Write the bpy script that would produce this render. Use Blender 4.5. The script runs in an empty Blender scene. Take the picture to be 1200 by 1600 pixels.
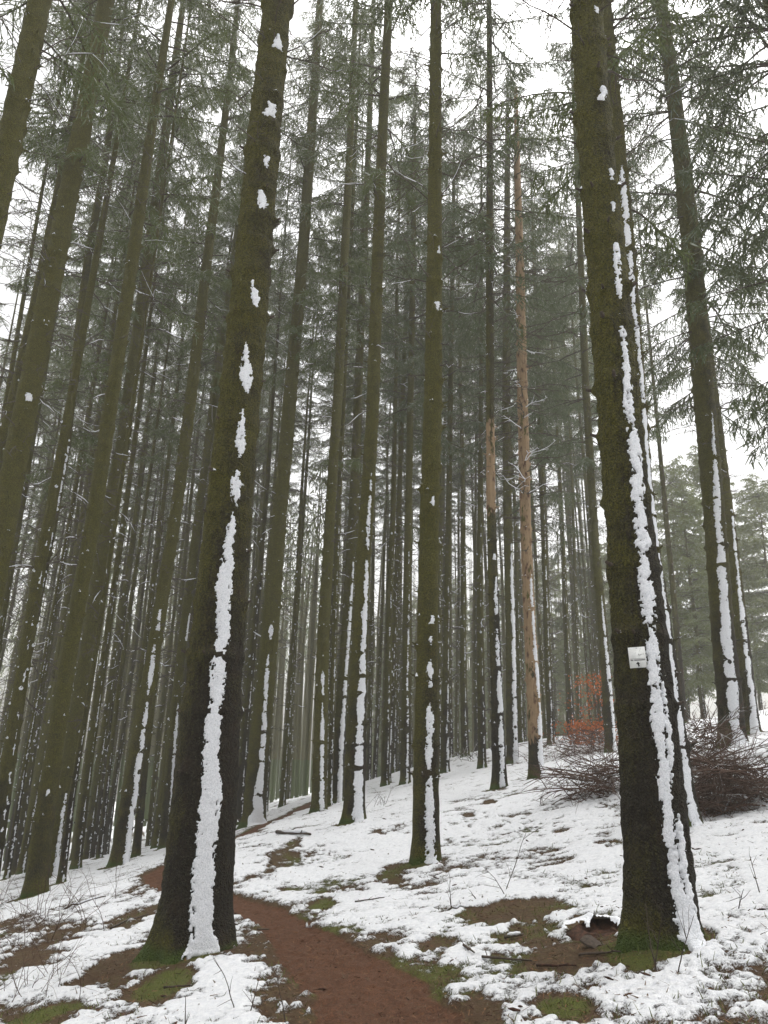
import bpy, math, random
import numpy as np
from mathutils import Matrix, Vector

SC = bpy.context.scene
COL = SC.collection
random.seed(11)
RNG = np.random.default_rng(11)
PI = math.pi

# ------------------------------------------------------------------ camera
F = 1202.0                                   # focal length in pixels of a 1200 x 1600 frame
TH, RO = math.radians(18.1), math.radians(1.44)
FW = np.array([0, math.cos(TH), math.sin(TH)])
R0 = np.array([1.0, 0, 0]); U0 = np.array([0, -math.sin(TH), math.cos(TH)])
RT = math.cos(RO) * R0 + math.sin(RO) * U0
UP = math.cos(RO) * U0 - math.sin(RO) * R0
cam_d = bpy.data.cameras.new('camera')
cam = bpy.data.objects.new('camera', cam_d); COL.objects.link(cam)
cam_d.sensor_fit = 'HORIZONTAL'; cam_d.sensor_width = 36.0
cam_d.lens = 36.0 * F / 1200.0
cam_d.clip_start = 0.05; cam_d.clip_end = 2000
m = Matrix.Identity(4)
for i in range(3):
    m[i][0], m[i][1], m[i][2] = RT[i], UP[i], -FW[i]
cam.matrix_world = m
SC.camera = cam

# ------------------------------------------------------------------ sky, sun, exposure
SUN_EL, SUN_AZ = math.radians(72), math.radians(35)      # azimuth measured from +Y towards +X
w = bpy.data.worlds.new('World'); SC.world = w; w.use_nodes = True
nt = w.node_tree; bg = nt.nodes['Background']
sky = nt.nodes.new('ShaderNodeTexSky'); sky.sky_type = 'NISHITA'; sky.sun_disc = False
sky.sun_elevation = SUN_EL; sky.sun_rotation = SUN_AZ
sky.air_density = 1.0; sky.dust_density = 6.0; sky.ozone_density = 1.0
hs = nt.nodes.new('ShaderNodeHueSaturation'); hs.inputs['Saturation'].default_value = 0.07
nt.links.new(sky.outputs[0], hs.inputs['Color']); nt.links.new(hs.outputs[0], bg.inputs['Color'])
bg.inputs['Strength'].default_value = 0.15
sl = bpy.data.lights.new('sun', 'SUN'); sl.energy = 1.5; sl.angle = math.radians(75); sl.color = (1, 0.96, 0.88)
so = bpy.data.objects.new('sun', sl); COL.objects.link(so)
sd = Vector((math.sin(SUN_AZ) * math.cos(SUN_EL), math.cos(SUN_AZ) * math.cos(SUN_EL), math.sin(SUN_EL)))
so.rotation_euler = sd.to_track_quat('Z', 'Y').to_euler(); so.location = (20, 30, 60)
SC.view_settings.view_transform = 'Standard'; SC.view_settings.look = 'None'
SC.view_settings.exposure = 0.98; SC.view_settings.gamma = 1.0
SC.render.engine = 'CYCLES'
cy = SC.cycles
cy.max_bounces = 6; cy.diffuse_bounces = 3; cy.glossy_bounces = 1; cy.transmission_bounces = 3
cy.volume_bounces = 1; cy.use_denoising = True; cy.sample_clamp_indirect = 6
HAZE = 0.0018

# ------------------------------------------------------------------ noise and terrain
def _h(ix, iy, iz, s):
    n = (ix.astype(np.int64) * 374761393 + iy.astype(np.int64) * 668265263 + iz.astype(np.int64) * 2147483647 + s * 974711) & 0xffffffff
    n = ((n ^ (n >> 13)) * 1274126177) & 0xffffffff
    n = ((n ^ (n >> 16)) * 2246822519) & 0xffffffff
    return ((n ^ (n >> 15)) & 0xffff) / 65535.0
def noise(x, y, z=0.0, s=0):
    x, y, z = np.broadcast_arrays(np.asarray(x, float), np.asarray(y, float), np.asarray(z, float))
    ix, iy, iz = np.floor(x), np.floor(y), np.floor(z)
    fx, fy, fz = x - ix, y - iy, z - iz
    fx, fy, fz = [f * f * (3 - 2 * f) for f in (fx, fy, fz)]
    flat = not np.any(iz) and not np.any(fz)
    r = 0
    for dz in ((0,) if flat else (0, 1)):
        for dy in (0, 1):
            for dx in (0, 1):
                wgt = (fx if dx else 1 - fx) * (fy if dy else 1 - fy) * (1 if flat else (fz if dz else 1 - fz))
                r = r + wgt * _h(ix + dx, iy + dy, iz + dz, s)
    return r
def fbm(x, y, z=0.0, s=0, o=4):
    r = 0; a = 0.5; t = 0
    for k in range(o):
        r = r + a * noise(x * 2 ** k, y * 2 ** k, np.asarray(z) * 2 ** k, s + k * 7); t += a; a *= 0.55
    return r / t
def sm(a, b, x):
    t = np.clip((x - a) / (b - a), 0, 1); return t * t * (3 - 2 * t)

CAMH = 1.45
# surveyed rises and dips of the slope: x, y, metres above or below the even incline
SURV = np.array([(0,0,0),(2,2,0),(-3,3,0),(-1.4,6.8,.1),(2,5.9,-.08),(4,10.8,0),(6.9,15.6,.65),(9.7,20.7,.65),(.7,12,-.05),(-2.3,15.6,.5),(-1.5,21.5,.45),(-1.4,25.7,.42),(-.45,16.2,.37),
    (.9,26.5,.6),(.4,29.7,.66),(2.4,28.5,.68),(3.3,22.3,.3),(4.4,26.3,.6),(4.1,21.1,.4),(7.4,34.4,1.03),(9.6,38.3,1.4),(7.9,27.2,.6),(15,39,1.05),(-6.2,15.5,.06),(-7.1,18.7,.05),(-8.2,22,-.2),
    (-6,19.7,.06),(-7.5,26.2,-.15),(-6.3,25,-.03),(-9.7,29.5,-.3),(-10.3,22.2,-.25),(-14.4,33,-.7),(-16,49,-1.2),(-2,53,.1),(6.7,54,.15),(15,52,1.05),(17,41,1.05),(20,41,1.25),(19,57,1.1),
    (-30,60,-1.3),(-8,70,-.6),(8,75,-.3),(30,70,.8),(28,30,.6),(16,14,.5),(-16,10,0),(0,-15,0),(-25,-10,0),(25,-10,0),(0,140,-2),(-70,120,-2),(80,120,-1)], float)
def height(x, y):
    x = np.asarray(x, float); y = np.asarray(y, float)
    z = -CAMH + 0.18 * 45 * np.tanh(x / 45)
    num = 0.0; den = 1e-9
    for cx, cy_, dz in SURV:
        sg = 2.2 + 0.075 * math.hypot(cx, cy_)
        wgt = 1.0 / (1 + ((x - cx) ** 2 + (y - cy_) ** 2) / (sg * sg)) ** 3
        num = num + wgt * dz; den = den + wgt
    z = z + num / den
    z = z + 0.16 * (fbm(x / 4.5 + 7, y / 4.5 + 3, s=3, o=3) - 0.5) * sm(2, 8, np.hypot(x, y))
    return z
def ray(px, py):
    d = FW + RT * (px - 600) / F + UP * (800 - py) / F
    return d
_T = np.concatenate([np.linspace(0.5, 30, 3000), np.linspace(30, 220, 3000)])
def at(px, py):
    d = ray(px, py); P = _T[:, None] * d
    dz = P[:, 2] - height(P[:, 0], P[:, 1])
    k = int(np.argmax(dz < 0)) if np.any(dz < 0) else len(_T) - 1
    if k > 0:
        a, b = dz[k - 1], dz[k]; t = _T[k - 1] + (_T[k] - _T[k - 1]) * (a / (a - b) if a != b else 0)
    else: t = _T[k]
    p = t * d
    return np.array([p[0], p[1], float(height(p[0], p[1]))]), t
def at_y(px, py, Y):
    d = ray(px, py); t = Y / d[1]; return t * d, t

# ------------------------------------------------------------------ object helpers
def mesh(name, V, Fs, mats=(), midx=None, smooth=True):
    """V (n,3); Fs list of int arrays (m,3) or (m,4)"""
    me = bpy.data.meshes.new(name)
    V = np.asarray(V, np.float32)
    Fs = [np.asarray(f, np.int32) for f in Fs if len(f)]
    me.vertices.add(len(V)); me.vertices.foreach_set('co', V.ravel())
    nl = sum(f.size for f in Fs); npol = sum(len(f) for f in Fs)
    me.loops.add(nl); me.polygons.add(npol)
    me.loops.foreach_set('vertex_index', np.concatenate([f.ravel() for f in Fs]))
    tot = np.concatenate([np.full(len(f), f.shape[1], np.int32) for f in Fs])
    st = np.concatenate([[0], np.cumsum(tot)[:-1]]).astype(np.int32)
    me.polygons.foreach_set('loop_start', st)
    try: me.polygons.foreach_set('loop_total', tot)
    except Exception: pass
    if midx is not None: me.polygons.foreach_set('material_index', np.asarray(midx, np.int32))
    if smooth: me.polygons.foreach_set('use_smooth', np.ones(npol, bool))
    for mt in mats: me.materials.append(mt)
    me.update(calc_edges=True)
    return me
def attr(me, name, arr):
    a = me.attributes.new(name, 'FLOAT', 'POINT'); a.data.foreach_set('value', np.asarray(arr, np.float32))
def link(name, data, parent=None, loc=(0, 0, 0)):
    o = bpy.data.objects.new(name, data); COL.objects.link(o); o.location = tuple(float(c) for c in loc)
    if parent is not None: o.parent = parent
    return o
def tag(o, label=None, cat=None, group=None, kind=None):
    if label: o['label'] = label
    if cat: o['category'] = cat
    if group: o['group'] = group
    if kind: o['kind'] = kind
    return o
class MB:
    """collects shapes with a material index per face"""
    def __init__(s): s.v = []; s.q = []; s.t = []; s.mq = []; s.mt = []; s.n = 0
    def add(s, V, Q=None, T=None, mi=0):
        V = np.asarray(V, float).reshape(-1, 3); s.v.append(V)
        if Q is not None and len(Q): Q = np.asarray(Q); s.q.append(Q + s.n); s.mq.append(np.full(len(Q), mi))
        if T is not None and len(T): T = np.asarray(T); s.t.append(T + s.n); s.mt.append(np.full(len(T), mi))
        s.n += len(V)
    def tube(s, P, R, n=4, mi=0, cap=True):
        P = np.asarray(P, float); R = np.broadcast_to(np.asarray(R, float), (len(P),))
        T = np.gradient(P, axis=0); T /= np.linalg.norm(T, axis=1)[:, None] + 1e-9
        ref = np.array([0, 0, 1.0]) if abs(T[0][2]) < 0.9 else np.array([1.0, 0, 0])
        A = np.cross(T, ref); A /= np.linalg.norm(A, axis=1)[:, None] + 1e-9; B = np.cross(A, T)
        a = np.arange(n) * 2 * PI / n
        V = P[:, None] + R[:, None, None] * (A[:, None] * np.cos(a)[None, :, None] + B[:, None] * np.sin(a)[None, :, None])
        k = len(P); i = np.arange(k - 1)[:, None] * n; j = np.arange(n)[None]; j2 = (j + 1) % n
        Q = np.stack([i + j, i + j2, i + n + j2, i + n + j], -1).reshape(-1, 4)
        tri = []
        V = V.reshape(-1, 3)
        if cap:
            V = np.concatenate([V, P[:1], P[-1:]]); c0, c1 = k * n, k * n + 1
            jj = np.arange(n); tri = np.concatenate([np.stack([jj, np.full(n, c0), (jj + 1) % n], -1), np.stack([(k - 1) * n + (jj + 1) % n, np.full(n, c1), (k - 1) * n + jj], -1)])
        s.add(V, Q, tri, mi)
    def ribbons(s, P0, P1, W0, W1, roll=None, mi=0):
        P0 = np.asarray(P0, float); P1 = np.asarray(P1, float); n = len(P0)
        D = P1 - P0; D /= np.linalg.norm(D, axis=1)[:, None] + 1e-9
        X = RNG.normal(size=(n, 3)) if roll is None else roll
        S = np.cross(D, X); S /= np.linalg.norm(S, axis=1)[:, None] + 1e-9
        W0 = np.broadcast_to(np.asarray(W0, float), (n,))[:, None] / 2; W1 = np.broadcast_to(np.asarray(W1, float), (n,))[:, None] / 2
        V = np.stack([P0 - S * W0, P0 + S * W0, P1 + S * W1, P1 - S * W1], 1).reshape(-1, 3)
        s.add(V, np.arange(4 * n).reshape(-1, 4), None, mi)
    def me(s, name, mats, smooth=True):
        return mesh(name, np.concatenate(s.v), [np.concatenate(x) for x in (s.q, s.t) if x] , mats,
                    np.concatenate(([np.concatenate(s.mq)] if s.mq else []) + ([np.concatenate(s.mt)] if s.mt else [])), smooth)

# ------------------------------------------------------------------ materials
class N:
    def __init__(s, name):
        s.m = bpy.data.materials.new(name); s.m.use_nodes = True; s.t = s.m.node_tree; s.b = s.t.nodes['Principled BSDF']
        s.b.inputs['Roughness'].default_value = 0.9; s.b.inputs['Specular IOR Level'].default_value = 0.25
    def node(s, t, **k):
        n = s.t.nodes.new(t)
        for a, v in k.items(): setattr(n, a, v)
        return n
    def L(s, a, b): s.t.links.new(a, b)
    def noise(s, vec, scale, detail=4, rough=0.6):
        n = s.node('ShaderNodeTexNoise'); n.inputs['Scale'].default_value = scale; n.inputs['Detail'].default_value = detail
        n.inputs['Roughness'].default_value = rough; s.L(vec, n.inputs['Vector']); return n.outputs[0]
    def ramp(s, fac, lo, hi):
        n = s.node('ShaderNodeMapRange'); n.interpolation_type = 'SMOOTHSTEP'
        n.inputs[1].default_value = lo; n.inputs[2].default_value = hi; s.L(fac, n.inputs[0]); return n.outputs[0]
    def math(s, op, a, b=None, c=None):
        n = s.node('ShaderNodeMath', operation=op)
        for i, v in enumerate((a, b, c)):
            if v is None: continue
            if isinstance(v, (int, float)): n.inputs[i].default_value = v
            else: s.L(v, n.inputs[i])
        return n.outputs[0]
    def mix(s, fac, a, b):
        n = s.node('ShaderNodeMix', data_type='RGBA')
        for sock, v in ((n.inputs['Factor'], fac), (n.inputs[6], a), (n.inputs[7], b)):
            if isinstance(v, (int, float)): sock.default_value = v
            elif isinstance(v, tuple): sock.default_value = (*v, 1)
            else: s.L(v, sock)
        return n.outputs[2]
    def attr(s, name):
        n = s.node('ShaderNodeAttribute'); n.attribute_name = name; return n.outputs['Fac']
    def coord(s, which='Object'):
        return s.node('ShaderNodeTexCoord').outputs[which]
    def scale(s, v, xyz):
        n = s.node('ShaderNodeMapping'); n.inputs['Scale'].default_value = xyz; s.L(v, n.inputs['Vector']); return n.outputs[0]
    def sep(s, v):
        n = s.node('ShaderNodeSeparateXYZ'); s.L(v, n.inputs[0]); return n.outputs
    def bump(s, h, strength, dist):
        n = s.node('ShaderNodeBump'); n.inputs['Strength'].default_value = strength; n.inputs['Distance'].default_value = dist
        s.L(h, n.inputs['Height']); s.L(n.outputs[0], s.b.inputs['Normal'])
    def col(s, c):
        if isinstance(c, tuple): s.b.inputs['Base Color'].default_value = (*c, 1)
        else: s.L(c, s.b.inputs['Base Color'])
        return s

def bark_material(peeled=False):
    n = N('spruce_bark' if not peeled else 'peeling_bark')
    geo = n.node('ShaderNodeNewGeometry').outputs['Position']; ob = n.coord()
    z = n.sep(ob)[2]
    oi = n.node('ShaderNodeObjectInfo'); green = n.sep(oi.outputs['Color'])[0]; brow = n.sep(oi.outputs['Color'])[1]
    vor = n.node('ShaderNodeTexVoronoi'); vor.inputs['Scale'].default_value = 55; vor.inputs['Randomness'].default_value = 1
    nz = n.noise(geo, 14, 3)
    wob = n.node('ShaderNodeMix', data_type='VECTOR'); wob.inputs['Factor'].default_value = 0.09
    sc = n.scale(geo, (1, 1, 0.62)); n.L(sc, wob.inputs[4])
    ncol = n.node('ShaderNodeTexNoise'); ncol.inputs['Scale'].default_value = 18; n.L(geo, ncol.inputs['Vector']); n.L(ncol.outputs['Color'], wob.inputs[5])
    n.L(wob.outputs[1], vor.inputs['Vector'])
    flake = n.ramp(vor.outputs['Distance'], 0.15, 0.75)
    fine = n.noise(geo, 75, 5, 0.75)
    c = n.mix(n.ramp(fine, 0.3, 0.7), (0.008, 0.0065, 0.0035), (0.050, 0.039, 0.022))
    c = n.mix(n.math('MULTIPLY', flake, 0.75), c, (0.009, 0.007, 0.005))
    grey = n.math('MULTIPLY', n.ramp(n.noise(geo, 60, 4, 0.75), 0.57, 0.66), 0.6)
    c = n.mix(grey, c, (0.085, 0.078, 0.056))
    # brown breaks
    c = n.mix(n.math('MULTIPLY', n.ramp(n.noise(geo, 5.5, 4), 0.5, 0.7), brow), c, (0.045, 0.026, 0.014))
    # algae and moss film: patches, more of it higher up the stem and at the foot
    up = n.ramp(z, 0.5, 5.0); foot = n.ramp(z, 0.45, 0.0)
    g = n.math('ADD', n.math('MULTIPLY', up, 0.38), n.math('MULTIPLY', foot, 0.35))
    g = n.math('ADD', g, n.math('MULTIPLY', n.noise(geo, 2.3, 5, 0.65), 0.75))
    g = n.math('ADD', g, n.math('MULTIPLY', n.math('SUBTRACT', fine, 0.5), 0.6))
    g = n.math('ADD', g, n.math('MULTIPLY', n.math('SUBTRACT', green, 0.47), 1.2))
    nx = n.sep(n.node('ShaderNodeNewGeometry').outputs['Normal'])[0]
    g = n.math('ADD', g, n.math('MULTIPLY', n.ramp(nx, 0.2, -0.9), 0.22))
    g = n.ramp(g, 0.42, 0.88)
    gc = n.mix(n.noise(geo, 9, 3), (0.086, 0.088, 0.008), (0.185, 0.168, 0.020))
    gc = n.mix(n.ramp(fine, 0.35, 0.65), n.mix(0.8, gc, (0.012, 0.011, 0.005)), gc)
    c = n.mix(n.math('MULTIPLY', n.math('MULTIPLY', g, n.math('SUBTRACT', 1.0, n.math('MULTIPLY', flake, 0.3))), 0.95), c, gc)
    mossy = n.ramp(n.math('ADD', n.math('MULTIPLY', n.noise(geo, 8, 4), 0.30), n.ramp(z, 0.40, -0.05)), 0.62, 0.95)
    c = n.mix(mossy, c, n.mix(fine, (0.03, 0.05, 0.008), (0.075, 0.11, 0.018)))
    h = n.math('ADD', n.math('MULTIPLY', n.math('SUBTRACT', 1.0, flake), 0.8), n.math('MULTIPLY', fine, 0.9))
    h = n.math('ADD', h, n.math('MULTIPLY', nz, 0.6))
    if peeled:
        bare = n.attr('bare')
        bm = n.ramp(n.math('ADD', bare, n.math('MULTIPLY', n.math('SUBTRACT', n.noise(n.scale(geo, (1, 1, 0.25)), 22, 4), 0.5), 0.9)), 0.42, 0.56)
        wv = n.noise(n.scale(geo, (30, 30, 1.2)), 1.0, 5)
        wc = n.mix(wv, (0.15, 0.095, 0.052), (0.36, 0.255, 0.15))
        wc = n.mix(n.ramp(n.noise(n.scale(geo, (1, 1, 0.4)), 9, 4), 0.52, 0.68), wc, (0.075, 0.034, 0.021))
        wc = n.mix(n.ramp(n.noise(n.scale(geo, (1, 1, 0.3)), 5, 5, 0.7), 0.56, 0.62), wc, c)
        c = n.mix(bm, c, wc)
        h = n.math('ADD', n.math('MULTIPLY', h, n.math('SUBTRACT', 1.0, n.math('MULTIPLY', bm, 0.85))), n.math('MULTIPLY', n.math('SUBTRACT', 1.0, bm), 0.8))
    n.col(c); n.bump(h, 1.0, 0.022)
    return n.m
def snow_material(name='snow'):
    n = N(name); g = n.node('ShaderNodeNewGeometry').outputs['Position']
    f = n.noise(g, 90, 5, 0.7)
    c = n.mix(n.ramp(f, 0.35, 0.6), (0.54, 0.56, 0.60), (0.74, 0.75, 0.78))
    c = n.mix(n.math('MULTIPLY', n.ramp(n.noise(g, 55, 5, 0.8), 0.60, 0.68), 0.8), c, (0.12, 0.10, 0.07))
    n.col(c); n.bump(n.math('ADD', f, n.noise(g, 28, 4)), 0.6, 0.012); n.b.inputs['Roughness'].default_value = 0.75
    return n.m
def wood_material(name, a, b, sc=30, bump=0.004):
    n = N(name); g = n.node('ShaderNodeNewGeometry').outputs['Position']
    f = n.noise(g, sc, 5, 0.7); n.col(n.mix(n.ramp(f, 0.3, 0.7), a, b)); n.bump(f, 0.7, bump); return n.m
def needle_material(name, a, b, frost, fr=0.6):
    n = N(name); g = n.node('ShaderNodeNewGeometry'); p = g.outputs['Position']
    oi = n.node('ShaderNodeObjectInfo')
    c = n.mix(n.noise(p, 1.1, 3), a, b)
    nz = n.sep(g.outputs['True Normal'])[2]
    f = n.math('MULTIPLY', n.ramp(n.math('ABSOLUTE', nz), 0.35, 0.95), n.ramp(n.noise(p, 2.2, 4, 0.7), 0.42, 0.62))
    c = n.mix(n.math('MULTIPLY', f, fr), c, frost)
    n.col(c)
    tr = n.node('ShaderNodeBsdfTranslucent'); n.L(c, tr.inputs['Color'])
    mx = n.node('ShaderNodeMixShader'); mx.inputs[0].default_value = 0.28
    out = n.t.nodes['Material Output']
    n.L(n.b.outputs[0], mx.inputs[1]); n.L(tr.outputs[0], mx.inputs[2]); n.L(mx.outputs[0], out.inputs['Surface'])
    return n.m
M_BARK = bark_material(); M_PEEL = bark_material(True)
M_SNOW = snow_material()
M_TWIG = wood_material('twig_bark', (0.03, 0.022, 0.017), (0.075, 0.058, 0.045), 40)
M_DEAD = wood_material('dead_twig', (0.04, 0.032, 0.024), (0.10, 0.085, 0.065), 40)
M_BRUSH = wood_material('brushwood', (0.045, 0.026, 0.019), (0.12, 0.072, 0.052), 40)
M_ROT = wood_material('rotten_wood', (0.016, 0.008, 0.005), (0.075, 0.034, 0.02), 25, 0.012)
M_FROSTTWIG = wood_material('frosted_twig', (0.25, 0.24, 0.23), (0.5, 0.5, 0.5), 30)
M_MOSS = wood_material('moss', (0.025, 0.042, 0.007), (0.085, 0.11, 0.02), 60, 0.01)
M_NEEDLE = needle_material('spruce_needles', (0.060, 0.080, 0.024), (0.118, 0.138, 0.050), (0.5, 0.52, 0.5), 0.6)
M_NEEDLE2 = needle_material('pale_needles', (0.115, 0.145, 0.045), (0.18, 0.20, 0.08), (0.6, 0.62, 0.6), 0.45)
M_NEEDLE3 = needle_material('green_needles', (0.055, 0.072, 0.032), (0.105, 0.125, 0.058), (0.5, 0.53, 0.52), 0.45)
M_BEECH = wood_material('beech_leaf', (0.32, 0.075, 0.02), (0.55, 0.17, 0.045), 14)
M_DRYLEAF = wood_material('dry_leaf', (0.10, 0.05, 0.025), (0.22, 0.12, 0.06), 14)
M_GRASS = wood_material('grass_blade', (0.05, 0.07, 0.012), (0.14, 0.15, 0.04), 14)
M_STRAW = wood_material('needle_litter', (0.05, 0.03, 0.018), (0.13, 0.08, 0.045), 14)

# ------------------------------------------------------------------ tree specifications (pixel points: x, y, width)
TREES = []
def T(label, pts, strips=(), tier=2, green=0.5, brow=0.5, H=32, crown=14.5, auto=None, dead=3.5, peel=None, dist=None, group=None, lush=False):
    TREES.append(dict(label=label, pts=pts, strips=strips, tier=tier, green=green, brow=brow, H=H, crown=crown, auto=auto, dead=dead, peel=peel, dist=dist, group=group, lush=lush))
T('thick dark spruce beside the path with one long broad snow stripe ending in a heap',
  [(297,1500,122),(307,1400,112),(323,1200,98),(340,1000,83),(357,800,72),(377,600,64),(398,380,56),(414,200,51),(434,0,43)],
  strips=[[(1478,318,24),(1440,316,18),(1300,322,16),(1200,329,14),(1100,337,12),(1000,345,11),(900,353,11),(835,361,7),(812,362,2)],
          [(800,367,3),(775,367,9),(750,368,7),(740,369,1)],[(722,374,2),(705,374,9),(668,377,5),(655,378,1)],
          [(622,385,3),(600,385,10),(580,384,6),(550,383,1)],[(488,397,5),(475,396,8),(456,393,2)],
          [(342,408,5),(332,409,8),(316,407,3)],[(276,413,3),(262,415,4)],[(196,420,10),(180,422,8)],[(90,432,9),(73,433,4)]],
  tier=1, green=0.40, brow=0.35, crown=15, dead=8.2)
T('thick spruce trunk carrying the small white trail sign',
  [(1037,1490,122),(1032,1400,116),(1017,1200,101),(1001,1000,89),(981,800,76),(962,600,67),(946,400,62),(929,200,56),(915,0,50)],
  strips=[[(1482,1078,20),(1440,1069,16),(1350,1050,8),(1300,1043,8),(1200,1034,9),(1130,1025,9),(1080,1021,8),(1000,1016,11),(900,1006,11),(800,999,11),(720,992,10),(640,981,9),(560,976,6),(510,971,2)],
          [(480,969,3),(455,967,6),(400,963,3)],[(345,958,2),(338,958,4)],[(296,955,4),(285,955,4)],
          [(1450,1076,7),(1350,1063,8),(1290,1056,6),(1268,1054,1)],[(1225,1046,2),(1180,1043,6),(1120,1038,5),(1060,1031,3)],
          [(176,942,9),(158,943,5)],[(40,932,4),(34,932,4)]],
  tier=1, green=0.40, brow=0.3, crown=12, dead=7.8)
T('spruce close behind the sign tree with a snow stripe down to its foot',
  [(1072,1300,52),(1058,1200,46),(1033,1000,40),(1006,800,36),(992,600,34),(978,400,32),(962,200,28),(943,0,24)],
  strips=[[(1298,1088,10),(1250,1078,9),(1150,1062,8),(1000,1043,7),(900,1031,6),(800,1019,6),(700,1009,5),(600,1003,4),(500,992,4),(420,986,5),(300,974,5),(270,972,2)]],
  green=0.45, crown=9.5, dead=6)
T('stout spruce on the snowy rise above the big brush pile',
  [(1145,1170,46),(1141,1100,43),(1130,1000,39),(1116,800,36),(1098,600,35),(1082,400,33),(1059,200,27),(1047,100,24),(1030,0,20)],
  strips=[[(1168,1158,19),(1140,1150,9),(1100,1146,9),(1000,1136,8),(900,1129,6),(800,1121,5),(700,1115,3),(650,1112,1)]],
  green=0.42, crown=9.5, lush=True, H=29, dead=5)
T('narrower spruce half hidden behind the stout one on the rise',
  [(1177,1150,26),(1160,1000,23),(1137,800,20),(1112,600,18),(1088,400,16)],
  strips=[[(1148,1181,7),(1100,1176,5),(1000,1164,4),(900,1153,3),(800,1143,2)]], green=0.45, crown=9.5, lush=True, dead=6)
T('mossy spruce in the clearing with a broken line of snow patches',
  [(665,1355,46),(665,1300,44),(666,1150,38),(668,1000,33),(671,800,30),(677,600,28),(679,400,24),(680,200,20),(681,0,17)],
  strips=[[(1348,671,8),(1300,672,8),(1250,671,7),(1215,672,3)],[(1200,671,3),(1180,671,7),(1120,671,7),(1100,671,2)],[(1072,673,3),(1050,673,6),(1035,672,2)],[(1008,673,2),(1000,673,3)],
          [(975,675,4),(965,675,4)],[(792,675,3),(782,676,3)],[(490,684,3),(480,684,4)],[(400,686,2),(392,686,2)]],
  green=0.58, crown=14.5, dead=7.5)
T('spruce by the far bend of the path with a snow drift at its foot',
  [(396,1293,36),(402,1200,34),(421,1000,28),(437,800,23),(448,680,22),(473,400,18),(487,200,15),(500,0,11)],
  strips=[[(1292,404,20),(1270,402,9),(1200,409,5),(1100,414,4),(1050,417,3),(1025,419,1)],[(1000,423,2),(988,423,4),(978,424,1)]],
  green=0.6, crown=14.5, dead=6.5)
T('olive green spruce with thin dotted snow left of the twin stems',
  [(498,1272,25),(501,1150,22),(505,1000,19),(516,800,16),(529,600,15),(541,350,13),(548,200,11),(556,0,8)],
  strips=[[(1265,503,4),(1200,503,3),(1130,504,3),(1100,504,1)],[(1085,505,2),(1060,504,3),(1050,504,1)]], green=0.72, crown=14.5, dead=6)
T('thin spruce squeezed in just behind the olive green one',
  [(515,1262,9),(525,900,8),(538,600,7),(552,300,6)], auto=(700,0.3,0.5,0.9), tier=3, green=0.6, crown=11)
T('slender spruce touching the snow striped one in front of it',
  [(525,1258,20),(535,1080,18),(546,900,15),(556,700,13),(566,450,12),(577,200,9),(584,0,7)],
  strips=[[(1252,531,4),(1150,534,4),(1050,541,3),(980,546,3),(880,552,2)]], green=0.5, crown=14, dead=6)
T('dark spruce with an unbroken narrow snow stripe to its foot',
  [(552,1290,36),(556,1200,32),(561,1050,27),(566,900,24),(576,750,22),(582,650,21),(590,400,19),(600,150,16),(608,0,13)],
  strips=[[(1285,559,7),(1200,561,7),(1100,565,6),(1000,568,5),(930,572,4),(880,573,3)],[(862,574,3),(800,577,3),(745,580,1)]],
  green=0.5, crown=14.5, dead=6.5)
T('thin spruce standing between the clearing trees with beaded snow',
  [(633,1228,17),(635,1050,14),(637,850,12),(642,600,10),(647,300,8)],
  auto=(860,0.32,0.4,0.55), tier=3, green=0.52, crown=13, lush=True)
T('slim leaning spruce with dark knots in the middle rows',
  [(605,1226,12),(613,1050,10),(621,850,8),(632,550,7)], auto=(900,0.3,0.5,0.8), tier=3, green=0.5, crown=10.5)
T('slim spruce just behind the mossy clearing spruce',
  [(695,1210,15),(697,1050,12),(700,850,10),(706,500,8),(709,300,6)], auto=(900,0.3,0.5,0.5), tier=3, green=0.5, crown=13, lush=True)
T('dark knobbly spruce with a peeled orange section high on its stem',
  [(781,1236,24),(777,1100,19),(770,900,15.5),(767,780,14),(766,650,13),(765,400,12),(765,100,9),(764,0,8)],
  strips=[[(1228,785,4),(1190,785,4),(1150,783,5),(1120,783,2)],[(1112,782,4),(1075,781,5),(1050,780,2)],[(1040,779,3),(1010,777,4),(985,777,2)],[(960,776,3),(930,775,3),(900,775,2)],[(875,773,3),(868,773,2)]],
  green=0.35, crown=13, lush=True, dead=7, peel=(798,655))
T('dark spruce with a straight snow stripe behind the knobbly one',
  [(801,1195,20),(798,1000,16),(793,800,14),(791,600,13),(792,400,11),(793,200,8)],
  strips=[[(1192,806,4),(1100,805,4),(1000,803,4),(900,800,3),(850,799,1)]], green=0.45, crown=13, lush=True, dead=6)
T('dead tan spruce stripped of bark with bare snowy branches',
  [(838,1220,25),(835,1120,23),(829,1000,20),(822,850,18),(816,600,17),(812,400,14),(808,250,10),(806,140,6)],
  strips=[[(1216,850,7),(1180,845,6),(1130,844,5),(1100,843,2)],[(1090,842,3),(1060,840,4),(1000,835,3),(900,829,2)]],
  green=0.5, crown=None, H=None, dead=5, peel=(1150,-200))
T('slim spruce beyond the dead tan one',
  [(861,1165,11),(850,850,9),(843,650,8),(836,450,6)], auto=(760,0.28,0.45,0.6), tier=3, green=0.5, crown=10, lush=True)
T('slim spruce in front of the orange beech leaves',
  [(905,1140,10),(892,850,9),(882,600,7.5),(874,400,6)], auto=(800,0.3,0.5,0.7), tier=3, green=0.55, crown=9.5, lush=True)
T('spruce beside the orange beech leaves with a snow stripe',
  [(954,1178,18),(947,1050,16),(930,850,13),(915,600,12),(907,400,10),(900,230,8)],
  strips=[[(1174,963,4),(1100,956,4),(1050,951,3),(980,944,2),(930,940,1)]], green=0.48, crown=10.5, lush=True, dead=6)
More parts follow.
